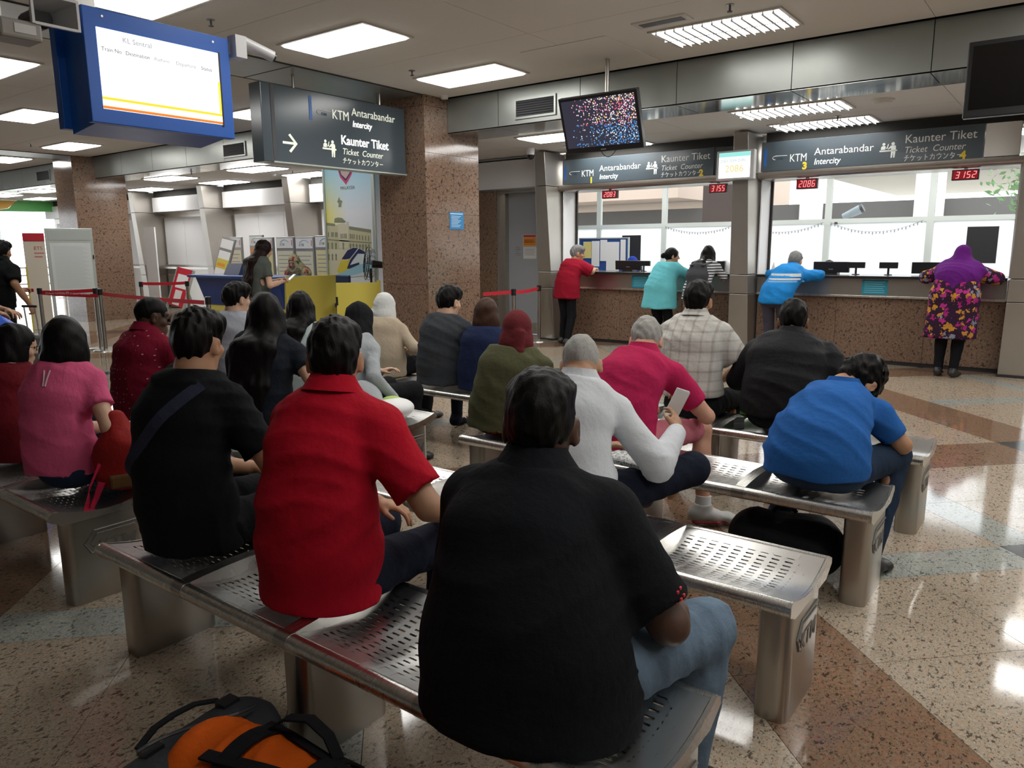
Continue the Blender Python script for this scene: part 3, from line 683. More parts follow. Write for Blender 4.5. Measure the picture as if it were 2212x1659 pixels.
    # ------------- upper garment
    top = g('top')
    if top:
        T = Sdf(); tk = g('loose', .012)
        hb = g('hemw', 1.0); by = g('belly', 0)
        T.loft([(P+V3(0, -.005, g('hemz', -.06)), (.185*fat+tk)*hb, (.135*fat+tk)*hb), (sp_(.16)+V3(0, by*.5, 0), (.178*fat+tk)*(.5+.5*hb), .13*fat+tk+by*.5), (sp_(.42)+V3(0, by*.6, 0), .166*fat+tk, .122*fat+tk+by*.5),
                (sp_(.72), .168*w+tk, .118*(.6+.4*fat)+tk), (sp_(.9)+V3(0, .012, 0), .145*w+tk, .088+tk), (N+V3(0, .015, -.02), .07*w, .06)], side=tx, k=0, ks=.04)
        sl = g('sleeve', 'short'); sr = g('sr', 1.0)
        for e, nm in ((1, 'R'), (-1, 'L')):
            T.cone(N+V3(0, .012, -.03), Sh[e], .055, .056*g('shr', 1.0)+tk*.5, k=.045); T.cone(N+V3(0, .005, .012), N*.45+Sh[e]*.55+V3(0, 0, .012), .042, .05, k=.04)
            if sl == 'none': continue
            q = Sh[e]+(E[e]-Sh[e])*g('slen', .62)
            r0, r1 = (.058*ar*g('ua', 1)+tk*.8)*sr, (.057*ar+tk*.9)*sr
            if sl == 'short':
                T.cone(Sh[e], q, r0, r1, k=.03)
            else:
                T.cone(Sh[e], E[e], r0, .05*ar*sr+tk*.7, k=.03)
                ws = E[e]+(Wr[e]-E[e])*g('cuff', .93)
                T.cone(E[e], ws, .05*ar*sr+tk*.7, .034*ar*sr+tk*.5, k=.012)
        col = g('collar')
        if col:
            cr = .068 if not fem else .058
            T.cone(N+V3(0, .0, -.012), N+V3(0, .012, .012)+(H-N)*.1, cr*1.22*hs, cr*1.16*hs, k=.006)
        T.disp = folds(g('famp', .0048), g('ff', 80), g('seed', 1), g('fdir', (.15, .3, 1)))
        T.cut(P+V3(0, 0, g('hem', -.085)), (0, g('hemtilt', 0), -1))
        if not col: T.cut(N+V3(0, .02, .022), (0, .1, 1), .006)
        else: T.cut(N+V3(0, .0, .042), (0, .35, 1), .004)
        for e in (1, -1):
            if sl == 'short':
                q = Sh[e]+(E[e]-Sh[e])*g('slen', .62); ax = nrm(E[e]-Sh[e])
                # end the sleeve cleanly
                T.ops.append((lambda p, q=q, ax=ax, e=e: np.where(((p-q) @ ax > -.02) & (np.sqrt((((p-q)-((p-q) @ ax)[..., None]*ax)**2).sum(-1)) < .11*max(1, ar)) & ((p-N) @ tx*e > .12*w), (p-q) @ ax, -1.0), None, None, 0, 'i'))
        o = np_obj('shirt', T.mesh(h), top, root)
        if col:      # turned-down collar
            cr = (.062 if not fem else .054)*hs; c0 = N+V3(0, .014, 0); Rz = rotm(math.degrees(ty)); mb = MB(); ch = g('colh', .05)
            def cp(u, v, off):
                a = 2*math.pi*u; bk_ = .5+.5*math.cos(a); r = cr*(1.10+.50*v**1.2)+off; z = .056+.026*bk_-v*ch*(.9+.25*(1-bk_))
                return tuple(c0+Rz @ V3(r*math.sin(a), -r*.95*math.cos(a)-.006*v*bk_, z))
            mb.grid(lambda u, v: cp(u, v, .0), 28, 5); mb.grid(lambda u, v: cp(u, v, -.006), 28, 5); obj('collar', mb, top, root, smooth=True)
    # ------------- lower garment
    bot = g('bottom')
    if bot:
        L = Sdf(); pf = g('pfat', 1.0)
        if sit: L.ell(P+V3(0, .0, -.01), (.176*fat, .13*fat, .092), k=0)
        else: L.ell(P+V3(0, -.012, 0), (.172*fat, .128*fat, .14), k=.0)
        if g('skirt'):
            for e in (1, -1): L.loft([(HJ[e], .1, .1), (K[e], .11, .085), (K[e]*.25+A[e]*.75, .11, .1)], k=.08, ks=.05)
        else:
            for e in (1, -1):
                kk = HJ[e]+(K[e]-HJ[e])*g('shorts', 1.0)
                L.cone(HJ[e], kk, .092*pf*min(1, fat), .068*pf, k=.03)
                if not g('shorts'):
                    L.cone(K[e], A[e]+V3(0, 0, .0), .069*pf, .05*pf, k=.02)
        L.disp = folds(.004, 85, g('seed', 1)+7, (.3, 1, .5) if sit else (.2, .3, 1))
        if g('waist'): L.cut(P+V3(0, 0, sp['waist']), (0, 0, 1))
        if sit: L.cut((0, 0, .424), (0, 0, -1)) if False else None
        np_obj('trousers' if not g('skirt') else 'skirt', L.mesh(h), bot, root)
    # ------------- shoes
    sh = g('shoe', M_SHOE)
    if sh:
        for e in (1, -1):
            S = Sdf(); a = A[e]; fd = nrm(V3(g('fR', (.1, 1, 0))) if e > 0 else V3(g('fL', (-.1, 1, 0)))); z = V3(0, 0, 1)
            S.loft([(a-fd*.045+z*(-.035), .036, .036), (a+fd*.06-z*.045, .042, .032), (a+fd*.145-z*.058, .046, .022), (a+fd*.175-z*.062, .036, .018)], side=np.cross(fd, z), k=0, ks=.03)
            S.cone(a-fd*.02-z*.02, a+z*.02, .045, .048, k=.03); S.cut(a-z*.082, (0, 0, -1)); S.cut(a+z*.03, (0, 0, 1))
            np_obj('shoe', S.mesh(.009 if h < .018 else .012), sh, root)
    # ------------- hair or scarf
    hair = g('hair', 'short'); hm = g('hairmat', M_HAIR)
    if hair:
        T = lambda *v: H+R @ (np.array(v, float)*hs)
        S = Sdf(); amp = g('hamp', .003)
        if hair in ('short', 'buzz', 'flat', 'curly', 'thin'):
            th = {'short': .014, 'buzz': .004, 'flat': .012, 'curly': .026, 'thin': .006}[hair]
            S.ell(T(0, -.016, .03), np.array([.0745+th*.5, .096+th*.9, .097+th])*hs, R, k=0)
            if hair == 'flat': S.ell(T(0, .005, .085), np.array([.078, .095, .05])*hs, R, k=.02)
            if hair == 'short': S.ell(T(g('part', .015), .03, .085), np.array([.07, .075, .05])*hs, R, k=.03)
            sl = g('hl', .62); off = g('hoff', -.012)
            S.cut(T(0, 0, off), R @ nrm((0, sl, -1)), .006)
            for e in (1, -1): S.ell(T(e*.09, .004, -.014), np.array([.032, .03, .043])*hs, R, k=.01, mode='s')
            S.disp = hair_noise({'curly': .0045, 'short': .0024, 'flat': .0022}.get(hair, .0012), 130 if hair == 'curly' else 150, g('seed', 1))
        elif hair in ('long', 'bob', 'shoulder', 'bun'):
            S.ell(T(0, -.014, .026), np.array([.086, .108, .108])*hs, R, k=0)
            if hair == 'long':
                Lz = g('hlen', .42); tk = g('loose', .012); hx = V3(g('hx', 0), 0, 0); hw = g('hw', .105)
                def bp(t, ex=.014): return sp_(t)+bk*(np.interp(t, [0, .16, .42, .72, .9, 1], [.135*fat, .13*fat, .122*fat, .118*(.6+.4*fat), .088, .05])+tk+ex)+hx
                t2 = max(.1, (H[2]-Lz-P[2])/(N[2]-P[2])); tm = .5*(t2+.85)
                S.loft([(T(0, -.02, -.01), .09*hs, .085*hs), (T(0, -.05, -.10), .095*hs, .062*hs), (bp(.9, .02), hw, .042), (bp(tm), hw*.95, .03), (bp(t2), hw*.6, .02)], side=tx, k=.03, ks=.045)
                for e in (1, -1): S.cone(T(e*.07, -.005, 0), T(e*.085, -.03, -.16), .035*hs, .03*hs, k=.03)
            elif hair in ('bob', 'shoulder'):
                z1 = -.13 if hair == 'bob' else -.19
                S.loft([(T(0, -.02, .02), .094*hs, .10*hs), (T(0, -.022, -.06), .102*hs, .10*hs), (T(0, -.02, z1), .108*hs, .092*hs)], side=R @ V3(1, 0, 0), k=.02, ks=.03)
                S.cut(T(0, -.02, z1+g('bobz', .01)), R @ nrm((0, .15, -1)), .006)
            else:
                S.ell(T(.0, -.135, .005), np.array([.042, .036, .042])*hs, R, k=.012)
                S.cut(T(0, 0, -.03), R @ nrm((0, .55, -1)), .006)
            # open the face
            S.ell(T(0, .115, -.04), np.array([.07, .085, .105])*hs, R, k=.015, mode='s')
            if hair in ('bob', 'shoulder'): S.ell(T(0, .09, -.14), np.array([.075, .10, .12])*hs, R, k=.015, mode='s')
            S.disp = hair_noise(.0018, 110, g('seed', 1))
        elif hair == 'hijab':
            S.ell(T(0, -.014, .02), np.array([.092, .112, .112])*hs, R, k=0)
            S.ell(T(0, .01, -.05), np.array([.086, .094, .105])*hs, R, k=.03)
            dl = g('drape', .12)
            S.loft([(T(0, -.015, -.07), .085*hs, .085*hs), (N+V3(0, .012, .03), .098*hs, .09*hs), (N+V3(0, .02, -.04), .14*hs*g('dw', 1), .115*hs)], side=tx, k=.04, ks=.04)
            if dl > .12: S.loft([(N+V3(0, .02, -.03), .15*g('dw', 1), .12), (sp_(1-.55*dl/.42)+V3(0, .0, 0), .176*w+g('loose', .012)+.012, .145+g('loose', .012)), (sp_(1-dl/.42), .16*w, .142+g('loose', .012))], side=tx, k=.05)
            if g('cape'): S.loft([(N+V3(0, .01, .02), .10, .09), (N+bk*.02+V3(0, 0, -.07), .245*w, .15), (sp_(.62)+bk*.035, .205*w, .175), (sp_(.28)+bk*.06, .06, .14)], side=tx, k=.05, ks=.05)
            if g('tail'): S.loft([(T(.02, -.10, -.02), .05, .03), (T(.03, -.12, -.13), .035, .022), (T(.035, -.115, -.22), .022, .014)], k=.02, ks=.02)
            S.ell(T(0, .12, -.015), np.array([.058, .06, .088])*hs, R, k=.012, mode='s')
            if g('vcut'): S.cut(N+V3(0, 0, -dl+.02), (0, -.2, -1))
            S.disp = folds(.004, 70, g('seed', 1), (.5, .5, 1))
        np_obj('hair' if hair != 'hijab' else 'headscarf', S.mesh(g('hairh', .0075)), hm, root)
    if g('glasses'):
        mb = MB()
        T = lambda *v: H+R @ (np.array(v, float)*hs)
        for e in (1, -1):
            mb.tube([T(e*.031+.021*math.cos(t), .097, .006+.017*math.sin(t)) for t in np.linspace(0, 6.28, 13)], .0016, 5)
            mb.tube([T(e*.053, .095, .01), T(e*.077, .06, .012), T(e*.083, -.012, .01)], .0018, 5)
        mb.tube([T(-.01, .1, .01), T(.01, .1, .01)], .0016, 5)
        obj('glasses', mb, M_BLACK, root)
        if g('glasses') == 'dark':
            mb = MB()
            for e in (1, -1): mb.poly([T(e*.031+.022*math.cos(t), .0965-.004*abs(math.cos(t)), .006+.019*math.sin(t)) for t in np.linspace(0, 6.28, 13)[:-1]])
            obj('lens', mb, M_BLACK, root)
    root['_j'] = 0; del root['_j']
    PJ[sp['key']] = dict(root=root, P=P, N=N, H=H, R=R, Sh=Sh, E=E, Wr=Wr, sp=sp_, K=K, A=A, hs=hs, turn=ty)
    return root
# ---------------------------------------------------------------- benches of perforated steel, four seats each
M_PAN = steel('perforated_pan_steel', (.76, .755, .735), .29, (40, 1, 1))
_t = NT(M_PAN); _s = _t.n('ShaderNodeSeparateXYZ'); _t.l(_t.co('Object'), _s.inputs[0])
_fx = _t.math('FRACT', _t.math('DIVIDE', _s.outputs[0], .046)); _fy = _t.math('FRACT', _t.math('DIVIDE', _s.outputs[1], .0235))
_a = _t.math('LESS_THAN', _t.math('ABSOLUTE', _t.math('SUBTRACT', _fx, .5)), .3); _b = _t.math('LESS_THAN', _t.math('ABSOLUTE', _t.math('SUBTRACT', _fy, .5)), .17)
_c = _t.math('LESS_THAN', _t.math('ABSOLUTE', _t.math('SUBTRACT', _s.outputs[0], .265)), .207); _d = _t.math('LESS_THAN', _t.math('ABSOLUTE', _t.math('SUBTRACT', _s.outputs[1], .235)), .1527)
_k = _t.math('MULTIPLY', _t.math('MULTIPLY', _a, _b), _t.math('MULTIPLY', _c, _d)); _tp = _t.n('ShaderNodeBsdfTransparent'); _mx = _t.n('ShaderNodeMixShader')
_t.l(_k, _mx.inputs[0]); _t.l(_t.b.outputs[0], _mx.inputs[1]); _t.l(_tp.outputs[0], _mx.inputs[2]); _t.l(_mx.outputs[0], _t.t.nodes['Material Output'].inputs[0])
M_ETCH = mat('etched_logo', (.16, .15, .14), .5, .4)
def pan_z(y):
    t = min(max((y-.03)/.40, 0), 1); return .436-.036*math.sin(math.pi*t)**1.0
SEATW = .5425
def make_bench(label):
    t = thing('bench', label, 'bench', (0, 0, 0), 0, 'steel waiting benches')
    me = None
    for i in range(4):
        if me is None:
            mb = MB(); mb.grid(lambda u, v: (.003+u*(SEATW-.006), .03+v*.405, pan_z(.03+v*.405)), 8, 20); mb.grid(lambda u, v: (.003+u*(SEATW-.006), .03+v*.405, pan_z(.03+v*.405)-.004), 8, 20)
            p = obj('seat_pan', mb, M_PAN, t, smooth=True); me = p.data
        else: p = bpy.data.objects.new('seat_pan', me); COL.objects.link(p); p.parent = t
        p.location = (i*SEATW, 0, 0)
    L = 4*SEATW
    obj('rail', MB().tube([(-.01, .022, .416), (L+.01, .022, .416)], .026, 14), M_STEEL, t, smooth=True)
    obj('rail', MB().tube([(-.005, .445, .422), (L+.005, .445, .422)], .019, 12), M_STEEL, t, smooth=True)
    for i in (1, 2, 3):
        x = i*SEATW; n = 12; mb = MB()
        top = lambda y: .4395+.012*math.sin(math.pi*min(max((y-.03)/.41, 0), 1))
        ys = [.03+.405*k/n for k in range(n+1)]
        vs = [(x+s*.024, y, top(y)) for y in ys for s in (-1, 1)]+[(x+s*.024, y, pan_z(y)-.002) for y in ys for s in (-1, 1)]
        o2 = 2*(n+1); fs = []
        for k in range(n):
            a = 2*k; fs += [(a, a+1, a+3, a+2), (o2+a+2, o2+a+3, o2+a+1, o2+a), (a+2, o2+a+2, o2+a, a), (a+1, o2+a+1, o2+a+3, a+3)]
        mb.add(vs, fs); obj('divider', mb, M_STEEL, t, smooth=True)
        obj('rail_joint', MB().tube([(x-.028, .022, .416), (x+.028, .022, .416)], .0268, 14), M_STEELV, t, smooth=True)
    for x in (-.012, L):
        pr = [(.0, .40), (.0, .43), (.012, .442), (.035, .438)]+[(y, pan_z(y)+.003) for y in np.linspace(.06, .41, 10)]+[(.44, .443), (.462, .432), (.464, .412), (.40, .375), (.05, .375)]
        obj('end_cap', MB().prism(pr, 'x', x, x+.012), M_STEEL, t)
    lm = None
    for x in (.055, 2*SEATW-.04, L-.055):
        if lm is None:
            w = .055; pts = []
            for cx, cy, a0 in ((w-.035, .385-.03, 0), (-w+.035, .385-.03, 90), (-w+.035, .095, 180), (w-.035, .095, 270)):
                pts += [(cx+.035*math.cos(math.radians(a0+k*22.5)), cy+.035*math.sin(math.radians(a0+k*22.5))) for k in range(5)]
            lg = obj('leg', MB().prism(pts, 'z', 0, .40), M_STEELV, t, smooth=True); lm = lg.data
        else: lg = bpy.data.objects.new('leg', lm); COL.objects.link(lg); lg.parent = t
        lg.location = (x, 0, 0)
        if x > 2:
            # operator's mark on the outer face of the end leg
            text('logo', 'KTM', .085, face_m((w+.0012, .17, .205), (0, 1, 0), (0, 0, 1)), M_ETCH, lg, ext=.0004, bold=.0015, shear=.15)
            mb = MB(); X = w+.0012
            mb.tube([(X, .355, .315), (X, .17, .315), (X, .125, .265), (X, .15, .22), (X, .168, .22)], .0045, 4); mb.tube([(X, .345, .298), (X, .18, .298), (X, .15, .262), (X, .165, .243), (X, .168, .25)], .003, 4)
            obj('logo_mark', mb, M_ETCH, lg)
    return t
b0 = make_bench('nearest steel bench, with three men and the orange bag behind it'); b0.location = (-2.77, 1.15, 0)
BEN = [(-2.77, 2.165, 'steel bench in second row, bearing only the reading man in white'), (-2.75, 3.155, 'steel bench of olive-shirted woman, magenta polo man and boy in blue'), (-2.72, 4.175, 'right steel bench of the front row, bearing plaid-shirt and black-jacket men'),
       (-5.45, 1.19, 'steel bench at left edge under the girl in pink'), (-5.45, 2.12, 'steel bench under the man in dotted maroon shirt'), (-5.46, 3.07, 'steel bench with logo end seen behind the red polo man'), (-5.46, 4.09, 'left steel bench of the front row, under white-headscarf woman')]
for x, y, lb in BEN: dup(b0, (x, y, 0), 0, lb)
# ---------------------------------------------------------------- signs
def picto(parent, M, s, m):
    # two people at a counter
    mb = MB()
    def circ(x, y, r): mb.poly([tuple(M @ Vector((x*s+r*s*math.cos(a), y*s+r*s*math.sin(a), 0))) for a in np.linspace(0, 6.28, 15)[:-1]])
    def pl(*p): mb.poly([tuple(M @ Vector((x*s, y*s, 0))) for x, y in p])
    circ(.22, .88, .085); circ(.73, .88, .095)
    pl((.06, .56), (.3, .56), (.34, .74), (.26, .78), (.14, .78), (.08, .72)); pl((.33, .6), (.45, .62), (.5, .88), (.45, .88), (.4, .7))
    pl((.62, .78), (.86, .78), (.9, .7), (.9, .52), (.86, .06), (.78, .06), (.76, .44), (.72, .06), (.64, .06), (.64, .5)); pl((.62, .78), (.66, .66), (.5, .56), (.45, .58)); pl((.0, .44), (.98, .44), (.98, .52), (.0, .53))
    return obj('counter_symbol', mb, m, parent)
def katakana(parent, M, w, h, m):
    # stroke-drawn katakana: chi ke tto ka u n ta (long mark)
    G = {'chi': [[(.75, .95), (.3, .85)], [(.05, .6), (.95, .6)], [(.5, .88), (.5, .4), (.2, .02)]], 'ke': [[(.35, .98), (.05, .5)], [(.28, .68), (.95, .68)], [(.65, .68), (.6, .35), (.3, .02)]],
         'ts': [[(.15, .6), (.25, .4)], [(.45, .65), (.53, .42)], [(.85, .62), (.7, .25), (.35, .03)]], 'to': [[(.4, .98), (.4, .02)], [(.4, .62), (.8, .42)]],
         'ka': [[(.08, .7), (.85, .7), (.82, .2), (.75, .05), (.6, .1)], [(.45, .98), (.42, .5), (.1, .03)]], 'u': [[(.5, .98), (.5, .8)], [(.12, .55), (.12, .78), (.88, .78), (.8, .4), (.35, .02)]],
         'n': [[(.12, .85), (.4, .65)], [(.12, .05), (.55, .25), (.9, .75)]], 'ta': [[(.42, .98), (.08, .45)], [(.35, .75), (.85, .75), (.7, .3), (.25, .02)], [(.32, .52), (.68, .3)]], 'bar': [[(.08, .5), (.92, .5)]]}
    seq = ['chi', 'ke', 'ts', 'to', 'ka', 'u', 'n', 'ta', 'bar']; mb = MB(); cw = w/len(seq); n = M.col[2].xyz
    for i, k in enumerate(seq):
        for st in G[k]: mb.ribbon([tuple(M @ Vector(((i+.06+.86*x)*cw, y*h, 0))) for x, y in st], h*.11, .001, [n.cross(Vector((M @ Vector((st[min(j+1, len(st)-1)][0], st[min(j+1, len(st)-1)][1], 0)))-(M @ Vector((st[max(j-1, 0)][0], st[max(j-1, 0)][1], 0))))) for j in range(len(st))])
    return obj('lettering', mb, m, parent)
def rail_logo(parent, M, w, m1, m2):
    mb = MB(); mb.tube([tuple(M @ Vector(q)) for q in ((w, .25*w, 0), (.2*w, .27*w, 0), (.05*w, .22*w, 0), (.0, .13*w, 0), (.08*w, .05*w, 0), (.2*w, .02*w, 0))], w*.022, 5); obj('logo_mark', mb, m1, parent)
    text('lettering', 'KTM', w*.2, M @ Matrix.Translation((w*.3, .0, 0)), m2, parent, ext=.0005, shear=.2, bold=.001)
# hanging direction sign
t = thing('hanging_sign', 'dark hanging sign with arrow pointing right to the ticket counter', 'sign', (-7.2, 4.8*1.309, 1.5+.73*1.309)); t.scale = (1.309,)*3
def ha(y, z): return (.0, y-4.8, z-2.23)
obj('sign_box', MB().box(-.13, -.002, -.79, .77, 0, .62), M_SIGN, t, bevel=.004)
obj('end_cover', MB().box(-.15, .006, -.885, -.792, -.01, .62), M_SIGN, t, bevel=.006); obj('face_strip', MB().box(-.001, .004, -.79, -.755, .0, .62), M_DKGREY, t)
obj('edge_trim', MB().box(-.135, .008, -.79, .775, -.012, .0), M_ALU, t)
for y in (-.5, .5): obj('hanger', MB().cyl((-.065, y, .62), (-.065, y, .74), .012, 8), M_STEELV, t)
Rt, Up = (0, 1, 0), (0, 0, 1)
def ht(y, z, s, size, m, **k): return text('lettering', s, size, face_m(ha(y, z), Rt, Up), m, t, **k)
ht(4.655, 2.65, 'KTM', .115, M_SIGNT, sx=.86); ht(4.885, 2.705, 'Antarabandar', .098, M_SIGNT, sx=1.02); ht(4.89, 2.607, 'Intercity', .078, M_SIGNW, shear=.2, bold=.001, sx=.9)
ht(4.745, 2.44, 'Kaunter Tiket', .112, M_SIGNW, bold=.002, sx=.93); ht(4.755, 2.352, 'Ticket  Counter', .078, M_SIGNT, shear=.2, sx=.98)
katakana(t, face_m(ha(4.755, 2.272), Rt, Up), .51, .05, M_SIGNT)
mb = MB()
for p in ([(4.11, 2.4), (4.11, 2.38), (4.235, 2.38), (4.235, 2.4)], [(4.17, 2.455), (4.19, 2.468), (4.262, 2.39), (4.235, 2.39)], [(4.17, 2.325), (4.19, 2.312), (4.262, 2.39), (4.235, 2.39)]): mb.poly([(.0012, y-4.8, z-2.23) for y, z in p])
obj('arrow', mb, M_SIGNT, t); picto(t, face_m((.0012, 4.53-4.8, 2.305-2.23), Rt, Up), .16, M_SIGNT)
obj('blue_bar', MB().box(-.001, .0012, 4.405-4.8, 4.435-4.8, 2.61-2.23, 2.81-2.23), M_SIGNBL, t); rail_logo(t, face_m((.0015, 4.49-4.8, 2.665-2.23), Rt, Up), .15, M_SIGND, M_SIGNKTM)
# counter signs
def counter_sign(x0, x1, kx, label, nums, lit):
    t = thing('counter_sign', label, 'sign', (x0, 10.30, 2.475)); w = x1-x0
    obj('sign_box', MB().box(0, w, .0, .16, 0, .375), M_SIGN, t, bevel=.003)
    X = lambda x: x-x0
    def ct(x, z, s, size, m, **k): return text('lettering', s, size, face_m((X(x), -.001, z-2.475), (1, 0, 0), Up), m, t, ext=.0006, **k)
    a, b, c, d = kx
    ct(a, 2.58, 'KTM', .138, lit[0], sx=.80); ct(b, 2.642, 'Antarabandar', .125, lit[0], sx=1.02); ct(b, 2.525, 'Intercity', .105, M_SIGNW, shear=.2, sx=.9)
    ct(c, 2.70, 'Kaunter Tiket', .138, lit[1], sx=.95); ct(c, 2.585, 'Ticket  Counter', .105, lit[1], shear=.2, sx=.92); katakana(t, face_m((X(c), -.001, 2.49-2.475), (1, 0, 0), Up), .62, .07, lit[1])
    picto(t, face_m((X(d), -.001, 2.53-2.475), (1, 0, 0), Up), .2, lit[0])
    obj('blue_bar', MB().box(.04, .075, -.0012, .001, .07, .29), M_SIGNBL, t); rail_logo(t, face_m((X(a)-.22, -.0015, 2.615-2.475), (1, 0, 0), Up), .19, M_SIGND, M_SIGNKTM)
    for nx, s in nums: text('numeral', s, .12, face_m((X(nx), -.002, 2.478-2.475), (1, 0, 0), Up), M_YELN, t, ext=.001, bold=.006)
    return t
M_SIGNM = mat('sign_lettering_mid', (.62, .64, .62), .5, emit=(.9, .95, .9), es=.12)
counter_sign(-6.72, -4.22, (-6.37, -6.05, -5.02, -5.26), 'long slate ticket counter sign with yellow numerals one and two', [(-6.22, '1'), (-4.43, '2')], (M_SIGNM, M_SIGND))
counter_sign(-3.56, -1.02, (-3.19, -2.88, -1.84, -2.11), 'long slate ticket counter sign with yellow numerals three and four', [(-3.02, '3'), (-1.25, '4')], (M_SIGNM, M_SIGND))
tag(obj('blank_panel', MB().box(-1.015, -.68, 10.305, 10.45, 2.48, 2.845), M_CEIL), 'blank cream panel right of the second counter sign', 'panel')
tag(obj('blank_panel', MB().box(-4.21, -3.86, 10.32, 10.45, 2.48, 2.845), M_SIGN), 'dark blank panel behind the queue monitor, beside first counter sign', 'panel')
# seven-segment queue displays
M_LED = emis('led_red', (1, .12, .12), 5.0); M_LEDH = emis('led_hot', (1, .33, .33), 1.6); M_LEDBG = mat('led_face', (.05, .003, .005), .3, emit=(.7, .0, .015), es=.3)
SEG = {'0': 'abcdef', '1': 'bc', '2': 'abged', '3': 'abgcd', '4': 'fgbc', '5': 'afgcd', '6': 'afgedc', '8': 'abcdefg', '7': 'abc', '9': 'abcdfg'}
def led(x0, x1, z0, z1, s, label):
    t = thing('queue_display', label, 'display', ((x0+x1)/2, 10.36, z0)); w, hh = x1-x0, z1-z0
    obj('housing', MB().box(-w/2, w/2, 0, .06, 0, hh), M_BLACK, t, bevel=.004); obj('window', MB().box(-w/2+.012, w/2-.012, -.003, .001, .012, hh-.012), M_LEDBG, t)
    obj('bracket', MB().box(-.02, .02, .02, .04, hh, hh+.02), M_STEELV, t)
    dw = (w-.05)/4; dh = hh*.62; zb = hh*.19; mbs = MB()
    for i, ch in enumerate(s):
        xa = -w/2+.025+i*dw+dw*.15; xb = xa+dw*.68; k = dw*.12; sh = .008
        R_ = {'a': (xa+k, xb-k, zb+dh-k, zb+dh), 'd': (xa+k, xb-k, zb, zb+k), 'g': (xa+k, xb-k, zb+dh/2-k/2, zb+dh/2+k/2), 'b': (xb-k, xb, zb+dh/2+k*.3, zb+dh-k*.3), 'c': (xb-k, xb, zb+k*.3, zb+dh/2-k*.3), 'f': (xa, xa+k, zb+dh/2+k*.3, zb+dh-k*.3), 'e': (xa, xa+k, zb+k*.3, zb+dh/2-k*.3)}
        for c in SEG[ch]:
            a, b, c0, c1 = R_[c]; s0, s1 = sh*(c0-zb)/dh*1.5, sh*(c1-zb)/dh*1.5; mbs.hexa([(a+s0, -.006, c0), (b+s0, -.006, c0), (b+s0, -.002, c0), (a+s0, -.002, c0), (a+s1, -.006, c1), (b+s1, -.006, c1), (b+s1, -.002, c1), (a+s1, -.002, c1)])
    obj('digits', mbs, M_LEDH, t)
led(-6.03, -5.77, 2.235, 2.355, '2083', 'small red queue display reading 2083 under numeral one'); led(-4.3, -4.045, 2.235, 2.36, '3155', 'small red queue display reading 3155 under numeral two')
led(-3.1, -2.835, 2.23, 2.36, '2086', 'small red queue display reading 2086 under numeral three'); led(-1.32, -1.045, 2.24, 2.36, '3152', 'small red queue display reading 3152 under numeral four')
# queue monitor on the pillar
t = thing('queue_monitor', 'grey-framed monitor on the middle pillar showing number 2086', 'monitor', (-3.72, 9.78, 2.35))
obj('housing', MB().box(-.25, .25, 0, .09, 0, .37), mat('monitor_grey', (.45, .45, .45), .4), t, bevel=.008); M_SCRW = emis('screen_white', (.95, 1, .99), 1.5); obj('screen', MB().box(-.215, .2, -.004, .001, .025, .345), M_SCRW, t)
obj('screen_band', MB().box(-.215, .2, -.0055, -.003, .29, .345), emis('screen_teal', (.35, .85, .8), 1.0), t); obj('bracket', MB().box(-.08, .08, .09, .165, .1, .28), M_STEELV, t)
text('number', '2086', .125, face_m((-.13, -.006, .1), (1, 0, 0), Up), emis('screen_gold', (.95, .82, .25), .9), t, ext=.0005); text('number', '2083 2084 2085', .052, face_m((-.2, -.006, .225), (1, 0, 0), Up), emis('screen_grey', (.45, .6, .6), .7), t, ext=.0005)
# ---------------------------------------------------------------- ticket counters
M_APRON = steel('counter_apron_steel', (.50, .48, .45), .25, (60, 1, 1), .9); M_CTOP = mat('black_counter_top', (.02, .02, .021), .15); M_TEAL = mat('teal_notice', (.01, .23, .33), .5)
def counter(x0, x1, label, nx, nlab):
    t = thing('ticket_counter', label, 'counter', (x0, 10.42, 0)); w = x1-x0; g = .002
    obj('core', MB().box(0, w, .03, .3, 0, 1.08), M_GAP, t); obj('kick_base', MB().box(0, w, .012, .03, 0, .05), M_BLACKM, t)
    xs = [0, w*.36, w*.72, w]
    for a, b in zip(xs[:-1], xs[1:]): obj('granite_panel', MB().box(a+g, b-g, 0, .03, .05, .845), M_COLUMN, t)
    obj('ledge', MB().box(0, w, -.06, .03, .845, .87), M_STEEL, t, bevel=.003); obj('apron', MB().box(0, w, -.035, .03, .87, 1.085), M_APRON, t)
    obj('counter_top', MB().box(0, w, -.12, .62, 1.085, 1.12), M_CTOP, t, bevel=.006); obj('inner_panel', MB().box(0, w, .3, .33, 0, 1.08), M_WHITEP, t)
    n = thing('notice', nlab, 'notice', (nx, 10.379, .885)); obj('sheet', MB().box(-.15, .15, 0, .004, 0, .185), M_TEAL, n)
    mb = MB()
    for i in range(6): mb.box(-.12, .12-.05*random.random(), -.001, 0, .155-.026*i, .161-.026*i)
    obj('printed_lines', mb, mat('notice_print', (.25, .55, .6), .6), n)
counter(-6.755, -3.865, 'granite-fronted ticket counter served by windows one and two', -5.34, 'teal notice on counter edge left of woman in turquoise'); counter(-3.555, -.655, 'granite-fronted ticket counter served by windows three and four', -2.06, 'teal notice on counter edge between blue jacket and purple headscarf')
def pos_screen(x, label, w=.46):
    t = thing('computer_monitor', label, 'monitor', (x, 10.82, 1.12)); obj('back', MB().hexa([(-w/2, 0, .02), (w/2, 0, .02), (w/2, .06, .02), (-w/2, .06, .02), (-w/2, -.01, .165), (w/2, -.01, .165), (w/2, .05, .165), (-w/2, .05, .165)]), M_BLACK, t, bevel=.006); obj('foot', MB().box(-.09, .09, -.03, .12, 0, .02), M_BLACK, t); obj('badge', MB().box(-.03, .03, -.008, -.004, .06, .07), M_GREYT, t)
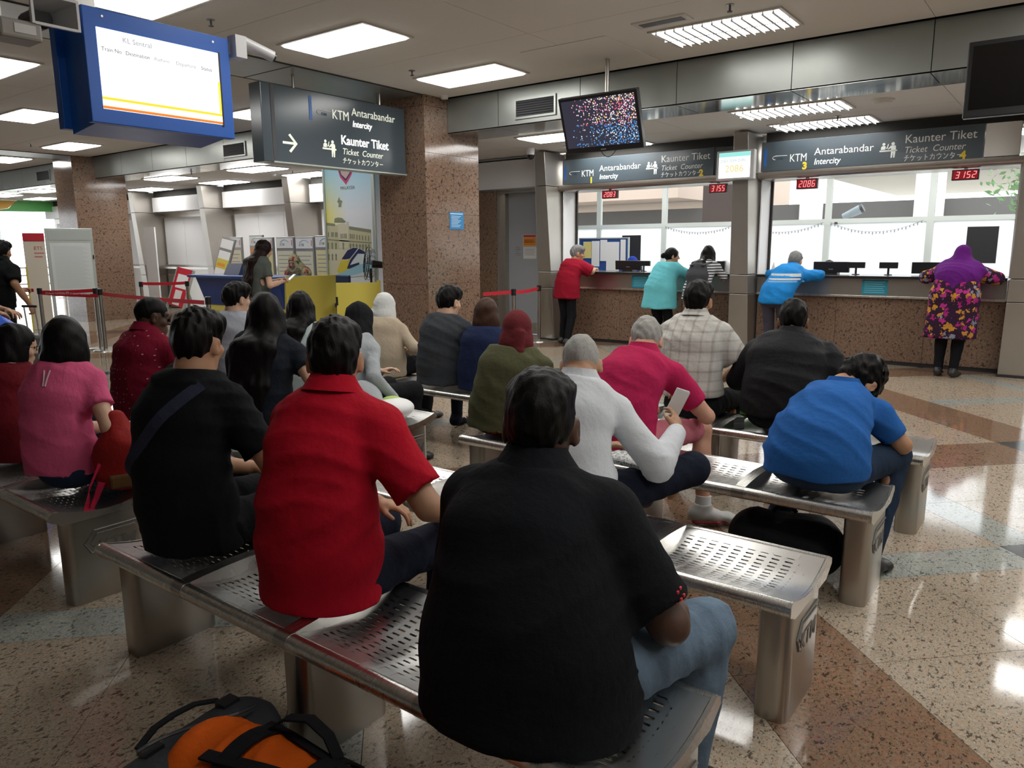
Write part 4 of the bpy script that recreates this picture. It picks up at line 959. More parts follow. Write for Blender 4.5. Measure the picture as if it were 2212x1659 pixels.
def cust_display(x, label):
    t = thing('customer_display', label, 'display', (x, 10.72, 1.12)); obj('head', MB().box(-.11, .11, -.02, .02, .085, .165), M_BLACK, t, bevel=.006); obj('pole', MB().cyl((0, 0, .008), (0, 0, .09), .014, 10), M_BLACK, t); obj('foot', MB().lathe([(.05, 0), (.045, .01)]), M_BLACK, t)
pos_screen(-5.80, 'black computer monitor back on counter beside man in red shirt'); cust_display(-5.47, 'black pole display right of the monitor at window one'); pos_screen(-4.35, 'black monitor half hidden behind woman in striped top', .3)
pos_screen(-2.71, 'black computer monitor back right of man in blue jacket'); cust_display(-2.37, 'black pole display beside the monitor of window three'); cust_display(-1.98, 'black pole display alone in middle of the right counter'); pos_screen(-1.5, 'black monitor left of woman in purple headscarf')
t = thing('paper_tent', 'folded white paper cones at left end of right counter', 'paper', (-3.42, 10.62, 1.12)); obj('cone', MB().lathe([(.05, 0), (.004, .16)], n=10), M_WHITEP, t); obj('cone', MB().lathe([(.05, 0), (.004, .15)], c=(.12, .03, 0), n=10), M_WHITEP, t)
# office: notice board, black sheets, garland
t = thing('notice_board', 'blue notice board with pinned papers behind window one', 'notice board', (-7.0, 12.1, .75)); obj('board', MB().box(-.5, .5, 0, .03, 0, .9), M_BLUE, t); fr = MB(); fr.box(-.52, .52, -.01, .035, .9, .92); fr.box(-.52, -.5, -.01, .035, 0, .9); fr.box(.5, .52, -.01, .035, 0, .9); obj('frame', fr, M_ALU, t)
for x0, x1, z0, z1, m in ((-.42, -.25, .55, .85, mat('yellow_sheet', (.72, .6, .22), .6)), (-.24, -.08, .4, .86, M_WHITE), (-.06, .08, .5, .88, M_WHITE), (.07, .33, .2, .84, M_WHITE), (.36, .46, .5, .88, M_WHITE), (-.4, -.1, .05, .38, M_CEIL)): obj('pinned_sheet', MB().box(x0, x1, -.008-.004*random.random(), .0, z0, z1), m, t)
for y in (-.4, .4): obj('leg', MB().box(y-.02, y+.02, 0, .03, -.75, 0), M_ALU, t)
tag(obj('black_sheet', MB().box(-6.86, -6.48, 12.545, 12.56, 1.1, 1.71), M_BLACKM), 'black sheet on window behind the blue notice board', 'sheet'); tag(obj('black_sheet', MB().box(-1.34, -.96, 12.545, 12.56, 1.24, 1.75), M_BLACKM), 'black rectangle on window behind purple headscarf', 'sheet')
M_GARL = mat('garland_grey', (.32, .33, .36), .5)
def garland(x0, x1, label, sag):
    t = thing('garland', label, 'garland', (x0, 12.53, 1.86)); n = 26; w = x1-x0; f = lambda u: -sag*4*u*(1-u)
    obj('string', MB().tube([(u*w, 0, f(u)) for u in np.linspace(0, 1, 14)], .003, 4), M_GARL, t); mb = MB()
    for i in range(n): u = (i+.5)/n; mb.box(u*w-.008, u*w+.008, -.003, .003, f(u)-.03-.012*(i % 3 == 0), f(u))
    obj('fringe', mb, M_GARL, t)['kind'] = 'stuff'
garland(-6.0, -4.7, 'tinsel garland hanging across window two', .12); garland(-4.6, -3.3, 'tinsel garland left of the blue-jacket window', .14); garland(-3.2, -1.9, 'faint tinsel garland in the middle of right window', .16)
# outside: spotlight and tree seen through the glass
t = thing('spotlight', 'grey outdoor spotlight seen through the right window', 'spotlight', (-3.12, 13.4, 1.86)); obj('bracket', MB().tube([(0, 0, 0), (0, 0, .12), (.06, 0, .16)], .02, 8), M_DKGREY, t); obj('head', MB().cyl((-.1, 0, .1), (.16, 0, .22), .055, 14, .075), mat('spot_grey', (.25, .3, .33), .5), t, smooth=True); obj('rim', MB().cyl((.15, 0, .215), (.2, 0, .24), .07, 14), M_DKGREY, t); obj('wall_arm', MB().box(-.02, .02, -.85, .05, -.03, .0), M_DKGREY, t)
t = thing('tree', 'green tree outside at right end of the window', 'tree', (-1.05, 17, -1)); obj('trunk', MB().tube([(0, 0, 0), (.05, 0, 2), (0, .1, 3.3)], [.09, .07, .04], 8), mat('bark', (.12, .09, .06), .9), t, smooth=True)
mb = MB(); rs = np.random.RandomState(3)
for i in range(420):
    c = rs.randn(3)*np.array([.28, .4, .55])+np.array([.1, 0, 3.7]); a = rs.randn(3); a /= np.linalg.norm(a); b = np.cross(a, rs.randn(3)); b /= np.linalg.norm(b); s = .05+.05*rs.rand(); mb.poly([c-a*s, c+b*s*.4, c+a*s, c-b*s*.4])
o = obj('foliage', mb, mat('leaf_green', (.12, .22, .09), .7), t); o['kind'] = 'stuff'
# ---------------------------------------------------------------- notices
def notice(x, y, z, w, h, face, m, label, lines=None, lm=None):
    t = thing('notice', label, 'notice', (x, y, z)); r = (0, 1, 0) if face == '+x' else (1, 0, 0); M = face_m((0, 0, 0), r, Up); k = M.col[2].xyz
    def rect(a, b, c, d, off): return [tuple(M @ Vector((p, q, off+e))) for e in (0, .001) for p, q in ((a, c), (b, c), (b, d), (a, d))]
    obj('sheet', MB().hexa(rect(-w/2, w/2, 0, h, .002)), m, t)
    for i, (a, b, c, d, mm) in enumerate(lines or []): obj('print', MB().hexa(rect(-w/2+a*w, -w/2+b*w, c*h, d*h, .0032)), mm, t)
    return t
M_NBLUE = mat('blue_notice', (.02, .22, .50), .5); M_NPR = mat('pale_print', (.6, .75, .85), .6)
notice(-6.898, 7.93, 1.75, .29, .235, '+x', M_NBLUE, 'bright blue notice sheet on the near granite column', [(.06, .94, .86, .92, M_NPR)]+[(.12, .8-.1*(i % 3), .74-.085*i, .77-.085*i, M_NPR) for i in range(8)])
M_OR = mat('orange_print', (.75, .27, .03), .5); M_ROR = mat('red_print', (.55, .05, .04), .5)
notice(-7.645, 10.695, 1.52, .28, .2, '-y', M_WHITE, 'orange printed notice on the grey door', [(.03, .97, .04, .75, M_OR), (.03, .97, .78, .97, M_ROR), (.12, .8, .5, .55, M_ROR), (.12, .85, .35, .4, M_ROR)])
notice(-7.64, 10.695, 1.31, .28, .2, '-y', M_WHITE, 'white text sheet below the orange notice on grey door', [(.1, .9-.1*(i % 2), .8-.12*i, .83-.12*i, M_GREYT) for i in range(5)])
t = thing('door_sticker', 'small grey company sticker on the grey door', 'sticker', (-7.9, 10.698, 1.33)); mb = MB(); mb.tube([(.05*math.cos(a), -.002, .14+.04*math.sin(a)) for a in np.linspace(.6, 5.2, 14)], .005, 4); obj('ring', mb, M_GREYT, t); mb = MB(); mb.box(-.06, .07, -.002, 0, .06, .07); mb.box(-.05, .06, -.002, 0, .035, .042); mb.box(-.02, .05, -.003, 0, .13, .15); obj('print', mb, M_GREYT, t)
# ---------------------------------------------------------------- televisions
def tv(x, y, z, w, h, tilt, label, scr, ztop, rotz=0):
    t = thing('television', label, 'television', (x, y, z), rotz); R = Matrix.Rotation(math.radians(tilt), 4, 'X')
    def part(n, mb, m, **k): mb.xf(R); return obj(n, mb, m, t, **k)
    part('casing', MB().box(-w/2, w/2, 0, .07, -h/2, h/2), M_BLACK, bevel=.008); part('back_cover', MB().box(-w*.3, w*.3, .06, .12, -h*.3, h*.3), M_BLACKM)
    part('screen', MB().box(-w/2+.035, w/2-.035, -.004, .004, -h/2+.06, h/2-.035), scr)
    part('badge', MB().box(-.03, .03, -.004, .0, -h/2+.02, -h/2+.03), M_GREYT)
    obj('mount_pole', MB().cyl((0, .14, -.1), (0, .14, ztop-z), .022, 12), M_STEELV, t, smooth=True); obj('mount_plate', MB().box(-.07, .07, .07, .16, -.12, .08), M_STEELV, t)
    return t
M_CONF = mat('confetti_screen', (.01, .01, .012), .15); _t = NT(M_CONF); _c = _t.co('Object')
_v = _t.n('ShaderNodeTexVoronoi'); _v.inputs['Scale'].default_value = 62; _t.l(_t.co('Object', (1, .3, 1)), _v.inputs['Vector'])
_s = _t.n('ShaderNodeSeparateXYZ'); _t.l(_c, _s.inputs[0]); _sv = _t.n('ShaderNodeSeparateColor'); _t.l(_v.outputs['Color'], _sv.inputs[0])
_den = _t.math('ADD', _t.math('MULTIPLY', _s.outputs[0], 1.5), .55); _on = _t.math('LESS_THAN', _sv.outputs[0], _den); _near = _t.math('LESS_THAN', _v.outputs['Distance'], .42)
_pal = _t.ramp(_sv.outputs[1], [(0, (.9, .12, .25)), (.2, (.95, .75, .85)), (.38, (.95, .9, .8)), (.55, (.95, .6, .2)), (.7, (.9, .3, .5)), (.85, (1, .9, .95))], 'CONSTANT'); _palb = _t.ramp(_sv.outputs[1], [(0, (.05, .25, .7)), (.35, (.35, .6, .95)), (.6, (.9, .9, .95)), (.8, (.1, .4, .85))], 'CONSTANT')
_bl = _t.math('GREATER_THAN', _t.math('ADD', _t.math('MULTIPLY', _s.outputs[2], -1), _t.math('MULTIPLY', _t.math('SUBTRACT', _t.noise(_c, 9), .5), .5)), .02)
_col = _t.mix(_t.math('MULTIPLY', _on, _near), (.028, .028, .045), _t.mix(_bl, _pal, _palb)); _t.l(_col, _t.b.inputs['Emission Color']); _t.b.inputs['Emission Strength'].default_value = 1.15
tv(-4.16, 7.08, 2.77, .93, .58, 19, 'wall television hanging from ceiling, showing colourful party confetti', M_CONF, ZC)
tv(-.38, 7.0, 2.745, .96, .56, 0, 'switched-off black television cut by the right picture edge', mat('dark_screen', (.004, .004, .005), .12), ZC)
_tv = [o for o in COL.objects if o.name == 'television'][0]; obj('cable_loop', MB().tube([(-.05+.18*u, .12, -.265-.065*4*u*(1-u)) for u in np.linspace(0, 1, 9)], .004, 5), M_BLACK, _tv)
# ---------------------------------------------------------------- blue departure screen, back to back
t = thing('departure_screen', 'blue twin-sided departure screen hanging at upper left', 'departure screen', (-4.0, 2.26, 2.13))
def ky(y): return y-2.26
obj('front_frame', MB().box(-.05, 0, -.395, .40, 0, .545), M_KIOSK, t, bevel=.004); 
mb = MB(); mb.hexa([(-.05, -.36, .0), (-.05, .36, .0), (-.30, .36, -.03), (-.30, -.36, -.03), (-.05, -.36, .5), (-.05, .36, .5), (-.3, .36, .5), (-.3, -.36, .5)]); obj('body', mb, M_KIOSK, t)
obj('rear_frame', MB().box(-.36, -.30, -.40, .41, -.005, .535), M_KIOSK, t, bevel=.004)
M_DSCR = emis('departure_white', (1, 1, 1), 1.35); obj('screen', MB().box(-.002, .003, -.335, .325, .07, .455), M_DSCR, t); fr = MB(); fr.box(-.001, .0045, .325, .335, .06, .46); obj('screen_edge', fr, M_BLACK, t)
for z0, z1, m in ((.115, .128, emis('dep_amber', (1, .62, .02), 1.3)), (.072, .085, emis('dep_red', (1, .2, .01), 1.2)), (.085, .115, emis('dep_pale', (1, .95, .6), 2.0))): obj('ticker_bar', MB().box(0, .0042, -.335, .325, z0, z1), m, t)
obj('side_bar', MB().box(0, .0042, .312, .325, .13, .3), emis('dep_yellow', (1, .85, .05), 1.4), t)
M_DT = emis('dep_grey_text', (.10, .11, .12), .6); M_DT2 = emis('dep_faint_text', (.4, .42, .46), .8)
for y, z, s, m, sz in ((2.05, 2.535, 'KL Sentral', M_DT2, .036), (1.94, 2.478, 'Train No', M_DT, .027), (2.06, 2.478, 'Destination', M_DT, .027), (2.21, 2.478, 'Platform', M_DT2, .024), (2.33, 2.478, 'Departure', M_DT2, .027), (2.475, 2.478, 'Status', M_DT, .027)): text('lettering', s, sz, face_m((.0045, ky(y), z-2.13), Rt, Up), m, t, ext=.0003)
for y in (-.3, .3): obj('bolt', MB().lathe([(.008, 0), (.006, .004)], n=8).xf(Matrix.Translation((0, y, .51)) @ Matrix.Rotation(math.pi/2, 4, 'Y')), M_STEEL, t)
obj('hanger', MB().box(-.22, -.14, -.36, -.26, .5, 1.31), M_STEELV, t)
t = thing('loudspeaker', 'grey horn loudspeaker left of the blue departure screen', 'loudspeaker', (-4.0, 1.745, 2.55)); mb = MB(); a, b = .095, .05
mb.add([(0, -a, 0), (0, a, 0), (0, a, .12), (0, -a, .12), (-.16, -b, .03), (-.16, b, .03), (-.16, b, .09), (-.16, -b, .09)], [(0, 1, 5, 4), (1, 2, 6, 5), (2, 3, 7, 6), (3, 0, 4, 7), (4, 5, 6, 7)]); obj('horn', mb, mat('speaker_grey', (.5, .5, .5), .5), t); mb = MB(); mb.box(-.01, .006, -a-.012, -a, -.01, .13); mb.box(-.01, .006, a, a+.012, -.01, .13); mb.box(-.01, .006, -a, a, -.012, 0); mb.box(-.01, .006, -a, a, .12, .132); obj('rim', mb, M_WHITEP, t); obj('driver', MB().cyl((-.3, 0, .06), (-.15, 0, .06), .05, 14), M_DKGREY, t)
obj('bracket', MB().box(-.2, -.18, -.02, .02, .08, .9), M_STEELV, t)
t = thing('security_camera', 'beige boxed security camera left of the blue departure screen', 'security camera', (-4.0, 1.61, 2.46)); obj('housing', MB().box(-.15, .0, -.11, .07, 0, .085), mat('camera_beige', (.34, .32, .29), .5), t, bevel=.012); obj('label_plate', MB().box(.0, .003, -.05, .04, .025, .065), M_CEIL, t); obj('bracket', MB().box(-.1, -.07, -.1, -.07, .08, .97), M_STEELV, t)
t = thing('security_camera', 'white bullet camera mounted right of the blue departure screen', 'security camera', (-4.0, 2.72, 2.6)); obj('mount', MB().box(-.04, .04, -.04, .03, -.02, .1), M_WHITEP, t); obj('barrel', MB().cyl((0, .03, .08), (.05, .2, .02), .032, 14), M_WHITEP, t, smooth=True); obj('lens', MB().cyl((.05, .2, .02), (.053, .21, .017), .026, 14), M_BLACK, t); obj('arm', MB().box(-.05, -.02, -.08, -.03, .0, .06), M_WHITEP, t)
# ---------------------------------------------------------------- information booth, totems, barriers on the left
M_BOOTHB = mat('booth_blue_laminate', (.012, .05, .25), .2); M_BOOTHY = mat('booth_yellow', (.80, .67, .12), .45)
t = thing('information_booth', 'blue and yellow information booth in front of the granite column', 'booth', (-9.35, 6.75, 0))
mb = MB(); mb.hexa([(-2.1, .12, .62), (-.02, .12, .62), (-.02, .5, .62), (-2.1, .5, .62), (-2.2, .02, 1.06), (0, .02, 1.06), (0, .5, 1.06), (-2.2, .5, 1.06)]); obj('front_panel', mb, M_BOOTHB, t)
obj('yellow_band', MB().box(-2.08, -.02, .13, .5, .45, .62), M_BOOTHY, t); obj('blue_plinth', MB().box(-2.08, -.02, .15, .5, 0, .45), M_BOOTHB, t); obj('worktop', MB().box(-2.32, .02, -.06, .62, 1.06, 1.1), M_BLUE, t, bevel=.006)
obj('side_panel', MB().box(-.02, .03, .12, 1.1, 0, 1.1), M_BOOTHY, t); obj('back_counter', MB().box(-2.3, -.8, 1.1, 1.5, .0, 1.0), M_BOOTHY, t); obj('back_worktop', MB().box(-2.35, -.78, 1.05, 1.55, 1.0, 1.04), M_BLUE, t)
g_ = thing('yellow_gate', 'low yellow panel with hinge right of the booth', 'panel', (-8.52, 7.14, 0), math.radians(42)); obj('panel', MB().box(0, .62, -.02, .02, .02, 1.02), M_BOOTHY, g_); obj('edge_post', MB().box(.58, .63, -.03, .03, 0, 1.05), M_BOOTHY, g_); obj('hinge', MB().box(-.01, .02, -.03, -.02, .7, .82), M_BLACK, g_)
tag(obj('leaflet_box', MB().hexa([(-11.08, 6.98, 1.1), (-10.66, 6.98, 1.1), (-10.66, 7.15, 1.1), (-11.08, 7.15, 1.1), (-11.12, 7.1, 1.28), (-10.72, 7.1, 1.28), (-10.72, 7.16, 1.28), (-11.12, 7.16, 1.28)]), mat('navy_box', (.012, .025, .09), .4)), 'navy slanted leaflet holder on the blue booth worktop', 'leaflet holder')
# station poster light box (layers of flat print on a panel)
M_SKY = mat('poster_sky', (.5, .6, .7), .35); _t = NT(M_SKY); _s = _t.n('ShaderNodeSeparateXYZ'); _t.l(_t.co('Object'), _s.inputs[0])
_g = _t.math('ADD', _t.math('MULTIPLY', _s.outputs[2], .42), _t.math('MULTIPLY', _s.outputs[0], .18)); _t.base(_t.mix(_t.ramp(_t.math('SUBTRACT', _s.outputs[2], 2.0), [(.05, (0, 0, 0)), (.8, (1, 1, 1))]), _t.mix(_t.ramp(_t.math('ADD', _s.outputs[0], .6), [(.05, (1, 1, 1)), (.55, (0, 0, 0))]), (.74, .77, .82), (.76, .70, .16)), (.30, .60, .78)))
PX, PY = -9.38, 8.2
t = thing('poster_panel', 'tall illuminated station poster with train, left of granite column', 'poster', (PX, PY, 0)); obj('print', MB().box(-.56, .54, .0, .05, .3, 2.9), M_SKY, t)
fr = MB(); fr.box(-.60, -.56, -.02, .07, .3, 2.95); obj('frame', fr, M_ALU, t); fr = MB(); fr.box(.54, .6, -.02, .07, .3, 2.95); obj('frame', fr, M_ALU, t); obj('side_face', MB().box(.6, .61, .0, .75, .3, 2.9), M_SKY, t); obj('base', MB().box(-.6, .6, -.02, .07, 0, .3), M_ALU, t)
def pz(y): return 1.5+((2.62-.001063*(y-60))-1.5)*8.2/7.6
def px_(x, y): return -.56+(x-(85+.03*y))*1.1/640
def flat(name, pts, m, d): return obj(name, MB().prism([(px_(x, y), pz(y)) for x, y in pts], 'y', -.001*d-.0008, -.001*d), m, t)
M_PB = mat('poster_building', (.52, .50, .32), .5); M_PBD = mat('poster_building_shade', (.22, .23, .15), .5); M_PBT = mat('poster_building_pale', (.60, .57, .42), .5); M_PN = mat('poster_navy', (.015, .02, .09), .4); M_PP = mat('poster_pink', (.55, .05, .14), .4); M_PW = mat('poster_white', (.62, .70, .74), .4); M_PLB = mat('poster_pale_blue', (.30, .55, .66), .4)
flat('building', [(100, 745), (230, 780), (400, 800), (720, 870), (730, 1500), (140, 1500)], M_PB, 1); flat('building_roof', [(100, 745), (225, 765), (225, 800), (105, 785)], M_PBD, 2); flat('building_roof', [(425, 805), (720, 860), (720, 905), (425, 850)], M_PBD, 2)
flat('building_gate', [(262, 770), (300, 770), (340, 740), (380, 780), (400, 745), (418, 745), (420, 1110), (285, 1110)], M_PBT, 3); flat('building_dome', [(215, 745), (225, 690), (270, 680), (330, 690), (380, 740), (370, 752)], M_PBD, 4); flat('building_storey', [(130, 1120), (735, 1120), (735, 1500), (140, 1500)], M_PBT, 2); flat('building_cornice', [(112, 975), (726, 1030), (726, 1045), (113, 990)], M_PBD, 3)
mbw = []
for x, y in [(125, 910), (170, 910), (190, 910), (225, 915), (245, 915), (305, 935), (330, 935), (355, 935), (375, 935), (435, 940), (460, 945), (485, 945), (525, 955), (560, 960), (600, 965), (640, 970), (680, 975)]: mbw.append([(x, y-30), (x+12, y-30), (x+12, y+35), (x, y+35)])
for x, y in [(125, 1060), (180, 1060), (235, 1065), (340, 1065), (440, 1080), (480, 1080), (525, 1085), (570, 1090), (610, 1090), (650, 1090), (690, 1090), (182, 1220), (235, 1220), (130, 1220)]: mbw.append([(x-9, y+55), (x-9, y), (x-14, y-20), (x, y-42), (x+14, y-20), (x+9, y), (x+9, y+55)])
for p in mbw: flat('printed_window', p, M_PBD, 5)
flat('tower', [(280, 540), (285, 490), (262, 465), (275, 445), (290, 400), (305, 445), (338, 460), (318, 490), (320, 540)], M_PBD, 3)
flat('crest', [(280, 40), (485, 40), (470, 110), (390, 245), (310, 140)], M_PP, 2); flat('crest_inner', [(285, 30), (470, 30), (455, 100), (388, 195), (320, 120)], M_PN, 3); flat('crest_field', [(305, 20), (455, 20), (440, 95), (388, 165), (330, 105)], mat('poster_crest', (.5, .36, .36), .5), 4)
text('lettering', 'MALAYSIA', .075, face_m((px_(312, 300), -.004, pz(308)), (1, 0, 0), Up), M_PBD, t, ext=.0004)
flat('train_body', [(240, 1450), (270, 1330), (320, 1250), (400, 1130), (480, 1095), (560, 1105), (640, 1150), (735, 1140), (735, 1500), (640, 1480), (480, 1500), (300, 1530)], M_PW, 6); flat('train_nose', [(245, 1440), (275, 1330), (315, 1262), (400, 1270), (440, 1240), (395, 1370), (420, 1390), (330, 1440), (260, 1460)], mat('poster_yellow', (.66, .55, .06), .4), 7)
flat('train_windscreen', [(315, 1258), (400, 1135), (480, 1100), (545, 1105), (500, 1165), (430, 1250), (360, 1262)], M_PN, 8); flat('train_stripe', [(390, 1385), (440, 1260), (520, 1160), (560, 1110), (640, 1155), (640, 1185), (540, 1180), (470, 1270), (430, 1340), (560, 1300), (560, 1330), (420, 1390)], M_PN, 9); flat('train_skirt', [(250, 1470), (420, 1400), (560, 1330), (735, 1300), (735, 1400), (560, 1450), (420, 1490), (290, 1530)], M_PLB, 8)
# fan and stool backrest behind the yellow gate
t = thing('standing_fan', 'black standing fan behind the low yellow panel', 'fan', (-8.72, 8.0, 0)); obj('base', MB().lathe([(.2, 0), (.18, .03), (.03, .05)]), M_BLACK, t, smooth=True); obj('pole', MB().cyl((0, 0, .04), (0, 0, 1.2), .018, 10), M_BLACK, t)
ax = np.array(nrm2 := (-.55, -.8, .1)); ax = ax/np.linalg.norm(ax); sd = np.cross(ax, (0, 0, 1)); sd /= np.linalg.norm(sd); up2 = np.cross(sd, ax); c = np.array((0, 0, 1.27))
obj('motor', MB().cyl(tuple(c-ax*.02), tuple(c-ax*.22), .06, 14, .05), M_BLACK, t, smooth=True); mb = MB()
for rr in (.25, .17, .09): mb.tube([tuple(c+ax*(.06+.05*(1-rr/.25))+rr*(math.cos(a)*sd+math.sin(a)*up2)) for a in np.linspace(0, 6.283, 25)], .006, 5)
for a in np.linspace(0, 6.283, 13)[:-1]: mb.tube([tuple(c+ax*.11), tuple(c+ax*.09+.15*(math.cos(a)*sd+math.sin(a)*up2)), tuple(c+ax*.02+.25*(math.cos(a)*sd+math.sin(a)*up2)), tuple(c-ax*.05+.2*(math.cos(a)*sd+math.sin(a)*up2))], .004, 4)
o = obj('guard', mb, M_BLACK, t); o['kind'] = 'stuff'
for k in range(5):
    a = k*1.2566; d1 = math.cos(a)*sd+math.sin(a)*up2; d2 = math.cos(a+.75)*sd+math.sin(a+.75)*up2
    obj('blade', MB().hexa([tuple(c+ax*q+p) for q in (.02, .026) for p in (d1*.03, d1*.22+ax*.02, d2*.22-ax*.02, d2*.03)]), mat('fan_blade', (.10, .13, .16), .3) if k == 0 else bpy.data.materials['fan_blade'], t)
t = thing('chair', 'navy chair back behind the low yellow panel', 'chair', (-9.1, 7.95, 0)); obj('seat', MB().box(-.2, .2, -.2, .2, .6, .66), M_BLUE, t); obj('backrest', MB().box(-.16, .16, -.2, -.16, .86, 1.1), mat('navy_plastic', (.012, .03, .1), .4), t, bevel=.015)
for a, b in ((-.18, -.18), (.18, -.18), (-.18, .18), (.18, .18)): obj('leg', MB().cyl((a, b, 0), (a, b, .6), .014, 8), M_STEELV, t)
obj('post', MB().cyl((0, -.18, .64), (0, -.18, .9), .014, 8), M_STEELV, t)
# literature totems behind the booth
M_TF = mat('totem_frame', (.36, .36, .36), .35, .5); M_TP = {'y': mat('totem_cream', (.72, .66, .36), .5), 'o': mat('totem_orange', (.68, .28, .09), .5), 'c': mat('totem_pale', (.70, .67, .50), .5), 'w': M_WHITE}
M_LOGO1 = mat('logo_teal', (.10, .38, .44), .5); M_LOGO2 = mat('logo_grey', (.3, .33, .34), .5); M_LOGO3 = mat('logo_red', (.5, .05, .06), .5)
def totem(x0, x1, y, top, kind, label, logo='ktm'):
    t = thing('literature_stand', label, 'literature stand', ((x0+x1)/2, y, 0), 0, 'literature stands behind the booth'); w = (x1-x0)/2-.01
    obj('frame', MB().box(-w, w, 0, .04, .0, top), M_TF, t, bevel=.01); obj('header', MB().box(-w+.025, w-.025, -.008, 0, top-.2, top-.025), M_WHITE, t); obj('poster', MB().box(-w+.03, w-.03, -.006, 0, .7, top-.25), M_TP[kind], t)
    mb = MB(); c = top-.1
    mb.tube([(-.12+.24*u, -.01, c+.045*math.sin(3.1*u)) for u in np.linspace(0, 1, 8)], .006, 4); obj('logo_swoosh', mb, M_LOGO1, t); text('lettering', 'KTM' if logo == 'ktm' else 'ets', .065, face_m((-.14, -.0095, c-.06), (1, 0, 0), Up), M_LOGO2, t, ext=.0006, shear=.15, bold=.001)
    mb = MB()
    for i in range(5): mb.box(-w+.06, w-.08-.05*(i % 2), -.0075, -.0055, top-.34-.07*i, top-.325-.07*i)
    obj('printed_lines', mb, M_LOGO2 if kind != 'o' else M_LOGO3, t); obj('foot', MB().box(-w, w, -.12, .16, 0, .02), M_TF, t); 
    if logo == 'ktm': obj('side_print', MB().box(w-.06, w-.045, -.0095, -.007, top-.16, top-.06), M_LOGO3, t)
totem(-13.42, -12.98, 8.62, 1.74, 'c', 'literature stand with two pale sheets, next to the slanted stand'); totem(-12.75, -12.3, 8.62, 1.77, 'o', 'literature stand with orange poster behind the booth'); totem(-12.38, -11.82, 8.5, 1.72, 'y', 'literature stand with yellow poster left of the standing girl'); totem(-11.75, -11.22, 8.5, 1.72, 'c', 'literature stand hidden behind the standing girl'); totem(-11.2, -10.67, 8.5, 1.71, 'c', 'pale literature stand beside the floral scarf clerk'); totem(-10.66, -10.1, 8.5, 1.73, 'y', 'cream literature stand next to the station poster')
t = thing('slanted_stand', 'slanted poster stand with yellow banner left of the booth', 'poster stand', (-13.0, 7.75, 0)); T_ = Matrix.Rotation(math.radians(-14), 4, 'X') @ Matrix.Rotation(math.radians(9), 4, 'Y')
for n_, bx, m in (('frame', (-.22, .22, 0, .03, 0, 1.78), M_TF), ('poster', (-.19, .19, -.006, 0, .1, 1.53), M_WHITE), ('header', (-.2, .2, -.006, 0, 1.58, 1.75), M_WHITE), ('banner', (-.19, .19, -.008, -.005, 1.2, 1.38), M_YEL), ('print', (-.15, .1, -.009, -.007, 1.24, 1.3), M_OR)): obj(n_, MB().box(*bx).xf(T_), m, t)
obj('strut', MB().tube([(.1, .42, 1.5), (.1, .58, .01)], .012, 6), M_TF, t)
t = thing('notice_stand', 'red A-frame notice stand with two white sheets', 'notice stand', (-13.45, 7.25, 0), math.radians(12)); T_ = Matrix.Rotation(math.radians(-16), 4, 'X') @ Matrix.Rotation(math.radians(10), 4, 'Y')
for n_, bx, m in (('board', (-.2, .2, 0, .02, .5, 1.22), M_RED), ('sheet', (-.14, .14, -.005, 0, .84, 1.1), M_WHITE), ('sheet', (-.1, .08, -.005, 0, .52, .8), M_CEIL), ('rail', (.2, .225, -.01, .03, .05, 1.22), M_ALU), ('rail', (-.225, -.2, -.01, .03, .05, 1.22), M_ALU)): obj(n_, MB().box(*bx).xf(T_), m, t)
obj('strut', MB().tube([(.1, .32, 1.1), (.1, .7, .01)], .012, 6), M_ALU, t); t.location.z = .0
tag(obj('roller_banner', MB().box(-16.66, -16.2, 8.62, 8.65, .0, 1.99), M_WHITEP), 'plain white banner back standing right of the far column', 'banner')
# information board on legs facing the benches
def facecam(x, y): return math.atan2(-x, y)
t = thing('information_board', 'silver framed information board standing before the far column', 'information board', (-14.1, 5.98, 0), facecam(-14.1, 5.98)+.12)
obj('frame', MB().box(-.36, .36, 0, .05, .72, 1.88), M_ALU, t, bevel=.008); obj('header', MB().box(-.32, .32, -.006, 0, 1.68, 1.84), mat('board_header', (.40, .44, .42), .4), t); obj('sheet', MB().box(-.31, .31, -.006, 0, .78, 1.63), mat('board_sheet', (.62, .66, .66), .4), t); mb = MB()
for i in range(30): mb.box(-.26, .26-.04*(i*7 % 3), -.0075, -.0055, .86+.0245*i, .868+.0245*i)
obj('printed_lines', mb, mat('faint_print', (.5, .54, .55), .6), t)
for x in (-.33, .33): obj('leg', MB().box(x-.025, x+.025, 0, .05, 0, .72), M_ALU, t); obj('foot', MB().box(x-.03, x+.03, -.2, .25, 0, .025), M_ALU, t)
obj('lock', MB().box(.33, .35, -.01, 0, 1.35, 1.42), M_BLACK, t)
t = thing('ticket_machine', 'tall cream ticket machine with red top left of the information board', 'ticket machine', (-15.9, 6.12, 0), facecam(-15.9, 6.12)); obj('body', MB().box(-.19, .16, 0, .4, 0, 1.68), mat('machine_cream', (.68, .62, .52), .5), t, bevel=.01); obj('top', MB().box(-.19, .16, -.01, .4, 1.68, 1.83), M_RED, t, bevel=.008); text('lettering', 'ETS', .09, face_m((-.03, -.003, 1.52), (1, 0, 0), Up), M_LOGO3, t, ext=.001); mb = MB(); mb.box(-.03, .13, -.003, 0, 1.45, 1.465); mb.box(-.03, .1, -.003, 0, 1.38, 1.395); obj('print', mb, M_LOGO3, t); obj('edge_stripe', MB().box(-.2, -.17, -.004, 0, .0, 1.2), M_YEL, t)
